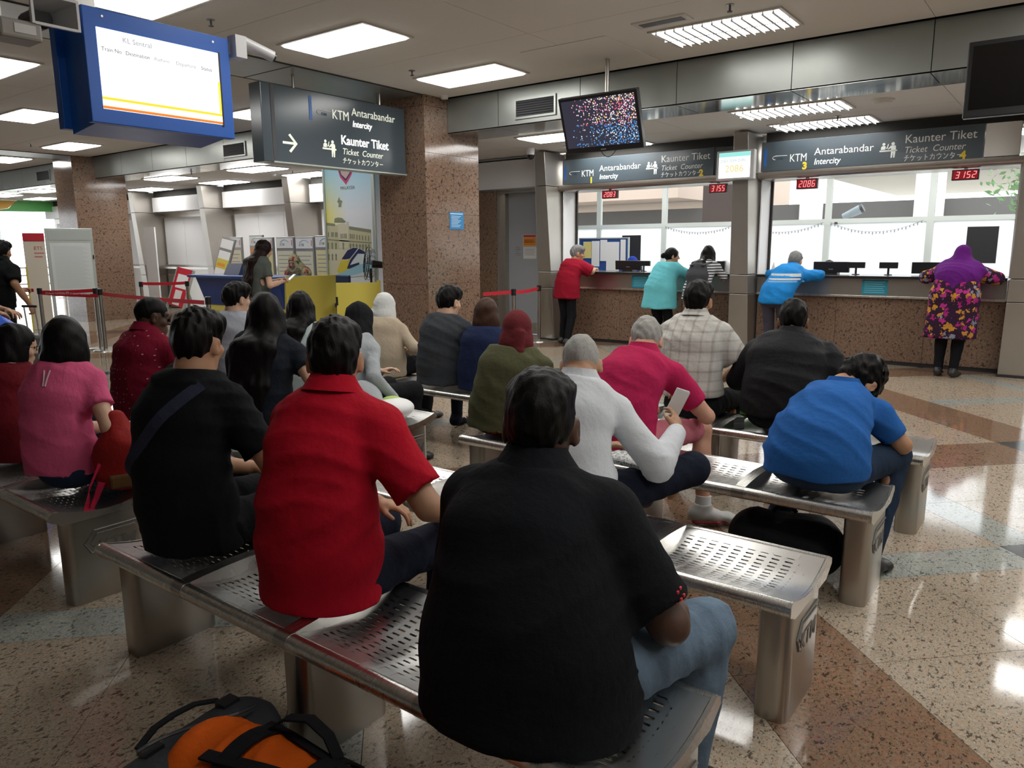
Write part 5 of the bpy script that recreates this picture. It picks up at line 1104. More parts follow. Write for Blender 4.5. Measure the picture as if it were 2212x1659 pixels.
# belt barriers
def post(x, y, label, h=.93):
    t = thing('barrier_post', label, 'barrier post', (x, y, 0), 0, 'belt barrier posts'); obj('base', MB().lathe([(.17, 0), (.165, .012), (.04, .03)]), M_STEEL, t, smooth=True); obj('tube', MB().cyl((0, 0, .02), (0, 0, h-.08), .031, 16), M_STEELV, t, smooth=True); obj('cap', MB().lathe([(.037, h-.09), (.037, h), (.02, h+.006)]), M_BLACK, t, smooth=True); return t
def belt(a, b, z0, z1, label, words=None, sag=.01):
    t = thing('barrier_belt', label, 'belt', (a[0], a[1], 0), 0, 'red barrier belts'); d = Vector((b[0]-a[0], b[1]-a[1], 0)); L = d.length
    pts = [(d.x*u, d.y*u, z0+(z1-z0)*u-sag*4*u*(1-u)) for u in np.linspace(.03, .97, 9)]; obj('webbing', MB().ribbon(pts, .052, .003, (0, 0, 1)), M_RED, t)
    if words: M = face_m((d.x*.1, d.y*.1, z0-.018), d, (0, 0, 1)); text('lettering', words, .036, Matrix.Translation(-M.col[2].xyz*-.003) @ M, M_WHITE, t, ext=.0004)
post(-12.05, 5.4, 'barrier post right of the information board'); post(-12.85, 4.93, 'barrier post left of the information board'); post(-11.75, 5.33, 'second barrier post tight beside the one right of information board'); post(-13.7, 6.95, 'barrier post in front of the far column edge'); post(-8.5, 5.12, 'barrier post hidden behind the black-shirted crowd'); post(-12.75, 7.3, 'barrier post before the leaning pillar', .95)
belt((-12.85, 4.93), (-12.05, 5.4), .87, .9, 'upper red belt printed with train services', 'Electric Train Services  ETS'); belt((-12.85, 4.93), (-11.75, 5.33), .86, .83, 'lower red belt printed with train services', 'ETS Electric Train Services ETS  ETS Electric Train Services'); belt((-11.75, 5.33), (-8.5, 5.12), .86, .86, 'long plain red belt behind the maroon shirt'); belt((-13.7, 6.95), (-12.75, 7.3), .9, .92, 'short red belt in front of the leaning pillar'); belt((-15.9, 3.4), (-12.85, 4.93), .9, .9, 'red belt running out to the left edge')
post(-15.9, 3.4, 'barrier post at the left picture edge')
post(-6.62, 8.85, 'barrier post with dark cap beside the near column', .9); post(-6.93, 9.95, 'chrome barrier post by the pillar and red-shirted man', .9)
belt((-6.88, 8.44), (-6.62, 8.85), .84, .86, 'red belt from column to the first post', None, .0); belt((-6.62, 8.85), (-6.93, 9.95), .86, .86, 'red belt across the grey door', None, .02)
# green and yellow canopy banner and railing far left
t = thing('overhead_banner', 'green and orange curved overhead banner at far left', 'banner', (-25.5, 9.6, 2.62)); mb = MB()
pr = [(-2.2, .0), (-.9, .02), (-.4, .12), (-.15, .34), (-2.2, .34)]; obj('orange_part', MB().prism(pr, 'x', -.02, .02), mat('banner_orange', (.62, .34, .03), .5), t); obj('green_part', MB().prism([(-.9, .02), (.95, .06), (.95, .36), (-.12, .36), (-.38, .12)], 'x', -.02, .02), mat('banner_green', (.08, .33, .08), .5), t)
for y in (-1.5, .5): obj('hanger', MB().cyl((0, y, .34), (0, y, .80), .012, 6), M_STEELV, t)
t = thing('railing', 'white metal railing in front of the bright entrance', 'railing', (-24.5, 8.6, 0))
for z in (.55, .8, 1.02): obj('rail', MB().cyl((0, -2.5, z), (0, 1.6, z), .025, 10), M_WHITE, t)
for y in (-2.4, -.9, .6, 1.5): obj('post', MB().cyl((0, y, 0), (0, y, 1.02), .028, 10), M_WHITE, t)
# ---------------------------------------------------------------- clothes
def pat_dots(name, c, d, sc=34):
    m = cloth(name, c); t = NT(m); co = t.co('Object', (1, .35, 1)); v = t.n('ShaderNodeTexVoronoi'); v.inputs['Scale'].default_value = sc; v.inputs['Randomness'].default_value = .45; t.l(co, v.inputs['Vector']); t.base(t.mix(t.math('LESS_THAN', v.outputs['Distance'], .13), c, d)); return m
def pat_plaid(name, c, d):
    m = cloth(name, c); t = NT(m); s = t.n('ShaderNodeSeparateXYZ'); t.l(t.co('Object'), s.inputs[0])
    def ln(o, p, w, off=0): return t.math('LESS_THAN', t.math('ABSOLUTE', t.math('SUBTRACT', t.math('FRACT', t.math('ADD', t.math('DIVIDE', o, p), off)), .5)), w)
    k = t.math('ADD', t.math('MULTIPLY', ln(s.outputs[0], .06, .1), .4), t.math('MULTIPLY', ln(s.outputs[2], .06, .1), .4)); k = t.math('ADD', k, t.math('MULTIPLY', t.math('ADD', ln(s.outputs[0], .12, .04, .3), ln(s.outputs[2], .12, .04, .3)), .3)); t.base(t.mix(k, c, d)); return m
def pat_stripe(name, c, d, p=.038, w=.2):
    m = cloth(name, c); t = NT(m); s = t.n('ShaderNodeSeparateXYZ'); t.l(t.co('Object'), s.inputs[0]); t.base(t.mix(t.math('LESS_THAN', t.math('ABSOLUTE', t.math('SUBTRACT', t.math('FRACT', t.math('DIVIDE', s.outputs[2], p)), .5)), w), c, d)); return m
def pat_floral(name, cols, sc=7):
    m = cloth(name, cols[0]); t = NT(m); co = t.co('Object'); n = t.n('ShaderNodeTexNoise'); n.inputs['Scale'].default_value = 30; n.inputs['Detail'].default_value = 3; t.l(co, n.inputs['Vector']); ad = t.n('ShaderNodeMixRGB'); ad.blend_type = 'ADD'; ad.inputs[0].default_value = .09; t.l(co, ad.inputs[1]); t.l(n.outputs['Color'], ad.inputs[2])
    v = t.n('ShaderNodeTexVoronoi'); v.inputs['Scale'].default_value = sc; t.l(ad.outputs[0], v.inputs['Vector']); s = t.n('ShaderNodeSeparateColor'); t.l(v.outputs['Color'], s.inputs[0])
    k = t.ramp(s.outputs[0], [(i/len(cols[1:]), c) for i, c in enumerate(cols[1:])], 'CONSTANT'); inn = t.math('LESS_THAN', t.math('ADD', v.outputs['Distance'], t.math('MULTIPLY', t.math('SUBTRACT', t.noise(co, 55, 3), .5), .55)), .46); t.base(t.mix(inn, cols[0], k)); return m
C_BLK = cloth('black_cotton', (.006, .007, .008)); C_BLK2 = cloth('charcoal_black_polo', (.007, .008, .010)); C_RED = cloth('red_polo_cotton', (.42, .006, .02)); C_PINK = cloth('pink_cotton', (.62, .10, .22)); C_MAR = cloth('maroon_knit', (.13, .008, .014)); C_DOT = pat_dots('maroon_dotted', (.18, .008, .025), (.6, .4, .4)); C_NAVYB = cloth('black_navy_cotton', (.012, .015, .022))
C_GREY = cloth('light_grey_cotton', (.36, .38, .42)); C_MINT = cloth('pale_mint_cotton', (.44, .52, .52)); C_GREYL = cloth('grey_blue_jersey', (.38, .41, .43)); C_BEIGE = cloth('beige_cardigan', (.46, .38, .28)); C_WHT = cloth('white_scarf', (.66, .68, .66)); C_DGREY = cloth('dark_grey_cotton', (.052, .058, .066)); C_NAVY = cloth('navy_dress', (.014, .022, .062)); C_OLIVE = cloth('olive_cotton', (.085, .088, .045)); C_MHIJ = cloth('maroon_scarf', (.135, .022, .026))
C_SHIRT = cloth('white_shirt', (.60, .63, .66)); C_MAG = cloth('magenta_polo', (.45, .018, .085)); C_PLAID = pat_plaid('pale_plaid', (.58, .57, .53), (.36, .33, .30)); C_JACK = cloth('black_jacket', (.012, .012, .014), .55); C_BLUE = cloth('blue_polo', (.022, .115, .37)); C_OLG = cloth('olive_grey_top', (.085, .095, .085)); C_RED2 = cloth('crimson_shirt', (.26, .007, .022)); C_TURQ = cloth('turquoise_tunic', (.13, .47, .52)); C_STR = pat_stripe('white_black_stripes', (.62, .62, .64), (.02, .02, .025)); C_JBLUE = cloth('bright_blue_jacket', (.012, .21, .56), .6); C_PURP = cloth('purple_scarf', (.11, .012, .16)); C_FLOR = pat_floral('floral_tunic', [(.03, .012, .03), (.35, .02, .17), (.5, .24, .03), (.22, .22, .28), (.40, .03, .2), (.45, .2, .04)], 15); C_BATIK = pat_floral('orange_batik', [(.05, .015, .008), (.42, .15, .01), (.25, .08, .01), (.5, .22, .02)], 16); C_FSC = pat_floral('floral_scarf', [(.35, .3, .2), (.35, .05, .04), (.05, .15, .05), (.5, .42, .3)], 14)
J_JEAN = cloth('blue_jeans', (.13, .185, .25), var=.45); J_JEAND = cloth('dark_jeans', (.018, .032, .06)); J_NAVY = cloth('navy_trousers', (.012, .015, .028)); J_BLK = cloth('black_trousers', (.011, .011, .013)); J_PINK = cloth('pink_shorts', (.55, .17, .21)); J_GREYJ = cloth('grey_jeans', (.22, .27, .30)); J_PGREY = cloth('purple_grey_trousers', (.06, .055, .075)); C_BHIJ = cloth('black_scarf', (.013, .013, .015)); C_BLHIJ = cloth('blue_scarf', (.02, .05, .3)); C_WHIJ = cloth('pale_grey_scarf', (.5, .5, .5))
M_SNK = mat('white_sneaker', (.62, .62, .60), .5)
PEOPLE = [
 dict(key='black_tee', label='man in black t-shirt with bag strap across his back', x=-2.483, y=1.37, rot=4, N=(-0.018, 0.050, 1.060), head=(20, 6, 0), fat=1.0, w=.98, top=C_BLK, bottom=J_BLK, skin=SKIN_MID, hair='short', ua=1.05, eR=(.28, .15, .73), wR=(.19, .38, .665), slen=.72, bulge=.05, h=.011, seed=3, hoff=-.03, turn=12, hs=.96, hairh=.006),
 dict(key='red_polo', label='man in red polo shirt in the middle of nearest bench', x=-1.773, y=1.37, rot=4, N=(0.020, 0.060, 1.063), head=(38, 4, 0), fat=1.03, w=.92, belly=.03, top=C_RED, bottom=J_NAVY, collar=1, skin=SKIN_MID, hair='short', ua=1.2, sr=1.1, slen=.8, eR=(.33, .13, .755), wR=(.24, .33, .66), eL=(-.3, .15, .74), bulge=.045, h=.011, seed=5, hoff=-.035, turn=12, hs=.95, hairh=.006),
 dict(key='big_polo', label='large man in black polo and blue jeans, nearest to the camera', x=-0.943, y=1.31, rot=2, N=(-0.043, 0.090, 0.970), head=(22, 10, 0), fat=1.29, w=1.03, belly=.06, top=C_BLK2, bottom=J_JEAN, collar=1, skin=SKIN_DEEP, hair='flat', ua=1.3, arm=1.15, sr=1.06, slen=.86, eR=(.275, .17, .645), wR=(.2, .38, .58), eL=(-.33, .16, .62), kR=(.27, .42, .52), aR=(.25, .36, .085), kL=(-.2, .45, .5), bulge=.06, h=.011, hs=1.05, seed=8, hoff=.005, pfat=1.15, hem=-.10, hemz=-.08, hemw=1.1, turn=12, hairh=.006),
 dict(key='pink_girl', label='girl in pink t-shirt with black bob hair', x=-3.623, y=1.41, rot=10, s=.9, N=(-0.005, 0.040, 0.996), head=(48, 6, 2), fat=.8, w=.78, fem=True, top=C_PINK, bottom=J_JEAND, skin=SKIN_LIGHT, hair='bob', bobz=-.01, slen=.55, eR=(.24, .07, .72), wR=(.14, .3, .66), h=.011, seed=11, famp=.005, turn=28, hs=.97, hem=-.02),
 dict(key='glasses_woman', label='bespectacled woman in dark maroon at the left picture edge', x=-4.357, y=1.46, rot=0, N=(-0.156, 0.070, 0.901), head=(-18, 10, 0), fem=True, s=.95, fat=.95, top=C_MAR, bottom=J_BLK, sleeve='long', skin=SKIN_LIGHT, hair='shoulder', glasses=True, seed=12),
 dict(key='maroon_man', label='bearded man in dotted maroon shirt and dark glasses', x=-4.744, y=2.35, rot=0, N=(-0.002, 0.050, 0.977), head=(-16, 14, 0), fat=1.05, w=1.02, top=C_DOT, bottom=J_NAVY, collar=1, sleeve='long', skin=SKIN_DEEP, hair='buzz', hoff=-.03, beard=1, glasses='dark', seed=13, turn=10),
 dict(key='bent_person', label='small person in black jacket half hidden behind black t-shirt man', x=-4.15, y=2.36, rot=5, N=(-.10, .10, .80), head=(25, 14, 0), top=C_BLK, bottom=cloth('khaki_trousers', (.3, .26, .18)), sleeve='long', eR=(.25, .12, .66), wR=(.12, .42, .62), skin=SKIN_MID, hair='short', seed=14, bulge=.08, hands=False, s=.84, fat=.9, w=.92),
 dict(key='long_hair', label='woman with very long black hair in black t-shirt', x=-3.475, y=2.35, rot=8, N=(0.009, 0.050, 1.046), head=(36, 4, 0), fem=True, fat=.95, w=1.0, top=C_NAVYB, bottom=J_JEAND, skin=SKIN_LIGHT, hair='long', hlen=.52, hw=.12, eR=(.33, .08, .78), wR=(.16, .32, .68), slen=.5, seed=15, turn=24, hs=1.0),
 dict(key='grey_specs', label='young man in light grey t-shirt and glasses, turned right', x=-5.184, y=3.3, rot=5, N=(-0.023, 0.040, 1.013), head=(-6, 4, 0), fat=.92, w=.95, top=C_GREY, bottom=J_BLK, skin=SKIN_LIGHT, hair='short', glasses=True, seed=16, h=.015, turn=10),
 dict(key='mint_girl', label='girl with long black hair in pale mint shirt', x=-4.446, y=3.3, rot=8, N=(0.030, 0.050, 0.979), head=(34, 8, 0), fem=True, fat=.85, w=.86, top=C_MINT, bottom=J_BLK, skin=SKIN_LIGHT, hair='long', hlen=.3, hw=.1, seed=17, h=.015, turn=18),
 dict(key='black_scarf', label='woman in black headscarf and grey top leaning on the bench', x=-3.873, y=3.3, rot=-8, N=(-0.029, 0.090, 0.927), head=(20, 16, 0), fem=True, fat=.88, w=.88, top=C_GREYL, bottom=J_BLK, sleeve='long', skin=SKIN_LIGHT, hair='hijab', hairmat=C_BHIJ, eR=(.27, .03, .68), wR=(.24, .22, .5), seed=18, h=.015, turn=10),
 dict(key='white_scarf', label='woman in white headscarf and beige cardigan', x=-4.621, y=4.32, rot=4, N=(-0.044, 0.070, 0.915), head=(12, 10, 0), fem=True, fat=1.16, w=1.02, top=C_BEIGE, bottom=J_BLK, sleeve='long', skin=SKIN_LIGHT, hair='hijab', hairmat=C_WHT, dw=1.0, eR=(.31, .08, .68), seed=19, h=.015, turn=14),
 dict(key='grey_tee', label='man in dark grey t-shirt looking right on the front row', x=-3.970, y=4.32, rot=4, N=(0.031, 0.050, 0.976), head=(-6, 8, 0), fat=.98, w=1.0, top=C_DGREY, bottom=J_NAVY, skin=SKIN_LIGHT, hair='short', eR=(.25, .12, .72), seed=20, h=.015, shoe=J_NAVY, turn=8),
 dict(key='navy_woman', label='brown-haired woman in navy dress with white collar', x=-3.538, y=4.32, rot=4, N=(0.000, 0.050, 0.901), head=(18, 4, 0), fem=True, fat=.92, w=.92, top=C_NAVY, bottom=cloth('pale_skirt', (.55, .53, .5)), sleeve='none', skin=SKIN_LIGHT, hair='shoulder', hairmat=M_HAIRBR, bobz=.035, seed=21, h=.015, turn=12),
 dict(key='olive_scarf', label='woman in maroon headscarf and olive top', x=-2.620, y=3.38, rot=4, N=(0.062, 0.050, 0.924), head=(22, 8, 0), fem=True, fat=1.0, w=1.02, top=C_OLIVE, bottom=C_BATIK, skirt=True, sleeve='long', skin=SKIN_MID, hair='hijab', hairmat=C_MHIJ, tail=True, dw=.7, seed=22, h=.014, hemw=1.06, hem=-.06, turn=14),
 dict(key='white_shirt', label='grey-haired man in white shirt reading a newspaper', x=-1.532, y=2.42, rot=0, N=(-0.066, 0.150, 0.943), head=(24, 44, -4), fat=.98, w=.98, top=C_SHIRT, bottom=J_NAVY, collar=1, sleeve='long', cuff=.95, skin=SKIN_MID, hair='thin', hairmat=M_HAIRG, hoff=-.03, eR=(.30, .16, .66), wR=(.25, .43, .74), dR=(-.3, .6, .35), pR=(-1, .2, -.2), kR=(.34, .40, .60), aR=(.05, .50, .42), fR=(-.8, .5, -.2), seed=23, hem=.055, bulge=.06, loose=.016, famp=.0055, turn=12),
 dict(key='magenta_polo', label='grey-haired man in magenta polo and pink shorts', x=-1.864, y=3.38, rot=-2, N=(0.045, 0.180, 0.931), head=(22, 46, 0), fat=1.08, w=1.05, top=C_MAG, bottom=J_PINK, collar=1, skin=SKIN_ROSY, hair='short', hairmat=M_HAIRG, hoff=-.035, part=0, eR=(.36, .32, .62), wR=(.16, .50, .66), eL=(-.3, .3, .64), slen=.7, ua=1.15, kR=(.29, .42, .52), aR=(.34, .36, .10), fR=(.75, .7, 0), shorts=.86, shoe=M_SNK, seed=24, bulge=.07, h=.012, turn=8),
 dict(key='plaid_shirt', label='black-haired man in pale plaid shirt', x=-1.887, y=4.4, rot=0, N=(-0.020, 0.050, 1.049), head=(8, 2, 0), fat=1.0, w=1.02, top=C_PLAID, bottom=J_BLK, collar=1, skin=SKIN_MID, hair='short', hoff=-.03, eR=(.27, .13, .76), sr=1.15, slen=.8, seed=25, h=.013, hem=.05, loose=.022, famp=.0055, shoe=M_SHOE, aR=(.16, .2, .085), aL=(-.2, .1, .085), turn=8),
 dict(key='black_jacket', label='broad man in black jacket with raised collar', x=-1.312, y=4.4, rot=2, N=(-0.007, 0.090, 0.961), head=(12, 22, 0), fat=1.22, w=1.22, top=C_JACK, bottom=J_BLK, collar=1, sleeve='long', skin=SKIN_DARK, hair='short', part=0, hoff=-.02, ua=1.2, sr=1.1, eR=(.33, .14, .68), eL=(-.33, .14, .68), seed=26, h=.013, hem=.0, loose=.022, famp=.0055, bulge=.06, turn=8),
 dict(key='blue_boy', label='young man in blue polo and jeans bowing his head', x=-0.853, y=3.38, rot=-4, N=(0.006, 0.280, 0.827), head=(-18, 66, 10), fat=1.16, w=1.0, top=C_BLUE, bottom=J_JEAND, collar=1, skin=SKIN_MID, hair='curly', hoff=-.045, eR=(.26, .36, .60), wR=(.08, .52, .64), eL=(-.26, .40, .60), wL=(-.06, .54, .62), slen=.74, ua=1.1, seed=27, h=.012, bulge=.10, kR=(.22, .44, .53), aR=(.2, .18, .085), fR=(.2, 1, 0), aL=(-.25, .1, .085), famp=.0055, turn=4, hem=-.025),
 # standing
 dict(key='phone_girl', label='standing girl with waist-long dark brown hair looking at phone', x=-8.158, y=5.62, rot=-14, sit=False, s=.95, N=(-0.016, 0.030, 1.404), head=(0, 18, 0), fem=True, fat=.86, w=.86, top=C_OLG, bottom=J_JEAND, skin=SKIN_LIGHT, hair='long', hairmat=M_HAIRB, hlen=.56, hw=.115, eR=(.2, .06, 1.06), wR=(.06, .28, 1.1), eL=(-.2, .06, 1.06), wL=(-.02, .28, 1.12), seed=28, h=.015, turn=6),
 dict(key='red_shirt', label='grey-haired man in loose red shirt leaning at counter one', x=-6.316, y=9.88, rot=-14, sit=False, s=.95, hip=(0, -.05, .88), N=(0.023, 0.100, 1.298), head=(-34, 6, 0), top=C_RED2, bottom=J_BLK, skin=SKIN_MID, hair='short', hairmat=M_HAIRSP, hoff=-.03, hem=-.16, hemz=-.16, hemw=1.12, sr=1.2, slen=.9, eR=(.25, .24, 1.12), wR=(.1, .46, 1.16), eL=(-.2, .28, 1.13), wL=(-.02, .48, 1.16), kR=(.1, -.03, .46), kL=(-.08, -.02, .46), aR=(.1, -.12, .085), aL=(-.12, -.02, .085), seed=29, h=.016, hh=.009, loose=.03),
 dict(key='turquoise', label='woman in long turquoise tunic with hair bun at counter two', x=-4.726, y=9.88, rot=-14, sit=False, s=.93, hip=(0, -.08, .86), N=(0.012, 0.100, 1.263), head=(-38, 4, 0), fem=True, fat=1.1, w=1.0, top=C_TURQ, bottom=J_BLK, skin=SKIN_MID, hair='bun', hem=-.22, hemz=-.22, hemw=1.22, sleeve='long', cuff=.2, eR=(.24, .26, 1.12), wR=(.1, .46, 1.15), eL=(-.22, .28, 1.12), wL=(-.02, .48, 1.15), seed=30, h=.016, hh=.009, loose=.03, ears=True),
 dict(key='striped', label='long-haired woman in striped top with grey backpack', x=-4.232, y=9.92, rot=4, sit=False, s=.92, hip=(0, -.1, .85), N=(0.072, 0.160, 1.298), head=(10, 16, 0), fem=True, fat=.92, w=.92, top=C_STR, bottom=J_GREYJ, skin=SKIN_LIGHT, hair='long', hlen=.3, hx=-.06, sleeve='long', eR=(.3, .22, 1.08), wR=(.18, .42, 1.14), eL=(-.26, .26, 1.1), wL=(-.1, .46, 1.14), seed=31, h=.016, hh=.009, famp=.003),
 dict(key='blue_jacket', label='grey-haired man in bright blue jacket bent over counter three', x=-3.064, y=9.72, rot=-4, sit=False, s=.95, hip=(0, -.08, .87), N=(0.089, 0.240, 1.213), head=(6, 26, 0), top=C_JBLUE, bottom=J_PGREY, collar=1, sleeve='long', skin=SKIN_MID, hair='short', hairmat=M_HAIRSP, hoff=-.03, part=0, eR=(.36, .42, 1.13), wR=(.16, .62, 1.16), eL=(-.28, .44, 1.13), wL=(-.05, .62, 1.16), hem=-.09, fat=.98, seed=32, h=.016, hh=.009, loose=.03),
 dict(key='purple_scarf', label='woman in purple headscarf and floral tunic at counter four', x=-1.110, y=9.84, rot=-2, sit=False, s=.94, hip=(0, -.06, .86), N=(0.014, 0.120, 1.282), head=(-4, 10, 0), fem=True, fat=1.18, w=1.05, top=C_FLOR, bottom=J_BLK, skin=SKIN_LIGHT, hair='hijab', hairmat=C_PURP, cape=True, sleeve='long', sr=1.35, eR=(.36, .30, 1.12), wR=(.14, .50, 1.16), eL=(-.36, .30, 1.12), wL=(-.14, .50, 1.16), hem=-.40, hemz=-.42, hemw=1.1, aR=(.06, -.02, .085), aL=(-.1, .02, .085), kR=(.08, .0, .46), seed=33, h=.016, hh=.009, loose=.03),
 dict(key='left_traveller', label='man in black shirt pulling a suitcase at far left', x=-10.050, y=3.42, rot=20, sit=False, s=1.0, N=(0.055, 0.030, 1.381), head=(20, 5, 0), top=C_BLK, bottom=J_BLK, collar=1, skin=SKIN_MID, hair='short', eR=(.3, -.03, 1.13), wR=(.34, .1, .88), dR=(.1, .3, -1), pR=(-1, 0, 0), curl=.9, sr=1.15, slen=.85, seed=34, h=.015),
 dict(key='left_arm', label='man with folded arm holding a blue bag, cut by left edge', x=-6.78, y=2.0, rot=-35, sit=False, s=1.0, N=(0, .03, 1.44), head=(30, 5, 0), top=C_BLK, bottom=J_BLK, skin=SKIN_MID, hair='short', eR=(.36, .06, 1.16), wR=(.2, .3, 1.06), seed=35, h=.015, ua=1.2, slen=.9),
 # behind counters
 dict(key='clerk_blue', label='clerk in blue headscarf behind the monitor of window one', x=-5.975, y=11.62, rot=180, s=.92, hip=(0, 0, .50), N=(0.121, 0.040, 1.129), head=(0, 12, 0), fem=True, top=J_NAVY, bottom=J_BLK, sleeve='long', skin=SKIN_LIGHT, hair='hijab', hairmat=C_BLHIJ, seed=36, h=.02, hh=.01, hands=False),
 dict(key='clerk_white', label='clerk in pale headscarf behind the striped woman', x=-4.364, y=11.45, rot=180, s=.92, hip=(0, 0, .50), N=(0.046, 0.040, 1.070), head=(0, 12, 0), fem=True, top=J_NAVY, bottom=J_BLK, sleeve='long', skin=SKIN_LIGHT, hair='hijab', hairmat=C_WHIJ, seed=37, h=.02, hh=.01, hands=False),
 dict(key='clerk_dark', label='dark-haired clerk hidden behind monitor of window three', x=-2.875, y=11.5, rot=180, s=.92, hip=(0, 0, .50), N=(0.008, 0.040, 1.069), head=(0, 20, 0), top=J_NAVY, bottom=J_BLK, sleeve='long', skin=SKIN_MID, hair='short', seed=38, h=.02, hh=.01, hands=False),
 dict(key='clerk_floral', label='booth clerk in floral headscarf bending behind the desk', x=-10.011, y=7.7, rot=200, s=.95, sit=False, hip=(0, 0, .8), N=(0.007, 0.120, 1.218), head=(0, 25, 0), fem=True, top=C_FSC, bottom=J_BLK, sleeve='long', skin=SKIN_LIGHT, hair='hijab', hairmat=C_FSC, drape=.2, seed=39, h=.02, hh=.01),
]
for sp in PEOPLE: make_person(sp)
for sp in PEOPLE:      # chairs the seated clerks sit on
    if sp['key'].startswith('clerk_') and sp['key'] != 'clerk_floral':
        t = thing('office_chair', 'office chair under the %s' % {'clerk_blue': 'clerk in blue headscarf', 'clerk_white': 'clerk in pale headscarf', 'clerk_dark': 'dark-haired clerk'}[sp['key']], 'chair', (sp['x'], sp['y'], .02)); obj('seat', MB().box(-.22, .22, -.22, .22, .31, .37), J_BLK, t, bevel=.02); obj('column', MB().cyl((0, 0, .03), (0, 0, .32), .025, 10), M_STEELV, t); obj('base', MB().lathe([(.24, 0), (.05, .05)], n=5), M_BLACK, t)
# ---------------------------------------------------------------- details on people
def on(key, *v):      # local point on a figure's head
    j = PJ[key]; return tuple(j['H']+j['R'] @ (np.array(v, float)*j['hs']))
def torso_path(key, pts, off=.0):
    # snap a strap path to the surface of the shirt: cast from outside toward the spine
    o = [c for c in COL.objects if c.parent == PJ[key]['root'] and c.name.split('.')[0] in ('shirt',)][0]; res = []; bpy.context.view_layer.update()
    j = PJ[key]; ty = j['turn']; c0 = Vector((j['N'][0], j['N'][1], 0)); Rz = Matrix.Rotation(ty, 3, 'Z')
    for a, b in pts:
        a, b = c0+Rz @ (Vector(a)-c0), c0+Rz @ (Vector(b)-c0); d = (b-a).normalized(); ok, loc, n, i = o.ray_cast(a, d)
        res.append(tuple((loc if ok else b)-d*(.004+off)))
    return res
# strap across the black t-shirt
j = PJ['black_tee']; N = j['N']; P = j['P']
path = [((N[0]+.30-.62*u-.0, -1, N[2]+.02-.45*u**1.1), (N[0]+.13-.36*u, .05, N[2]+.0-.45*u**1.1)) for u in np.linspace(0, 1, 13)]
path = [((N[0]+.12-.36*u, -.8, N[2]-.015-.42*u), (N[0]+.12-.36*u, .1, N[2]-.015-.42*u)) for u in np.linspace(0, 1, 14)]
obj('bag_strap', MB().ribbon(torso_path('black_tee', path), .045, .004, [(.76, 0, -.65)]*14), cloth('navy_webbing', (.03, .034, .06)), j['root'])
# red mark on the black polo's sleeve
j = PJ['big_polo']; S, E_ = j['Sh'][1], j['E'][1]; c = S*.3+E_*.7
o = [c_ for c_ in COL.objects if c_.parent == j['root'] and c_.name.startswith('shirt')][0]; bpy.context.view_layer.update(); mb = MB()
for i in range(5):
    for k in range(2):
        a = c+np.array([.5, -.12+.01*k*1.5, -.025+.013*i+.004*k]); ok, loc, n, _i = o.ray_cast(Vector(a), Vector((-1, .25, 0)))
        if ok: q = loc+Vector((.002, 0, 0)); mb.box(q.x-.003, q.x+.001, q.y-.004, q.y+.004, q.z-.003, q.z+.003)
if mb.v: obj('sleeve_print', mb, mat('sleeve_red', (.6, .02, .03), .6), j['root'])
# collar band on white shirt, white collar edge on blue polo, collar of navy dress
def collar_ring(key, name, m, dz, rx, ry, r=.006, tilt=.25, a0=0, a1=6.283):
    j = PJ[key]; N = j['N']; obj(name, MB().tube([(N[0]+rx*math.sin(a), N[1]+.012-ry*math.cos(a), N[2]+dz+tilt*.05*math.cos(a)) for a in np.linspace(a0, a1, 25)], r, 6), m, j['root'], smooth=True)
collar_ring('white_shirt', 'lanyard', M_BLACK, .0, .083, .078, .005, .3); collar_ring('blue_boy', 'collar_edge', C_WHT, .028, .074, .07, .004, .3); collar_ring('navy_woman', 'white_collar', C_WHT, .005, .075, .072, .02, .3)
# hair tie ribbon / necklace on the pink girl
j = PJ['pink_girl']; N = j['N']; obj('pendant', MB().tube(torso_path('pink_girl', [((N[0]+x, -1, N[2]+z), (N[0]+x, .1, N[2]+z)) for x, z in ((-.012, -.01), (-.006, -.045), (-.004, -.075), (.004, -.075), (.006, -.045), (.012, -.01))]), .004, 5), cloth('pale_ribbon', (.6, .4, .45)), j['root'])
# white stripes across the blue jacket
j = PJ['blue_jacket']; N = j['N']; n = 15
for k, (dz, m, w_) in enumerate(((-.075, C_WHT, .04), (-.125, C_WHT, .022), (-.155, cloth('pale_blue_stripe', (.25, .45, .65)), .02))):
    pts = torso_path('blue_jacket', [((N[0]+x, -1, N[2]+dz), (N[0]+x, .4, N[2]+dz)) for x in np.linspace(-.17, .17, n)]); obj('jacket_stripe', MB().ribbon(pts, w_, .003, (0, .4, 1)), m, j['root'])
# phone in the standing girl's hands
j = PJ['phone_girl']; W = (j['Wr'][1]+j['Wr'][-1])/2
def loose(name, key, label, cat):
    j = PJ[key]; t = thing(name, label, cat, j['root'].location, j['root'].rotation_euler.z); return t
t = loose('phone', 'phone_girl', 'white smartphone held by the standing girl', 'phone'); c = W+V3(0, .13, .03)
obj('body', MB().box(-.036, .036, -.07, .07, -.004, .004).xf(Matrix.Translation(c) @ Matrix.Rotation(math.radians(40), 4, 'X')), M_WHITE, t, bevel=.003); obj('screen', MB().box(-.032, .032, -.06, .06, .004, .0055).xf(Matrix.Translation(c) @ Matrix.Rotation(math.radians(40), 4, 'X')), emis('phone_screen', (.9, .95, 1), .9), t)
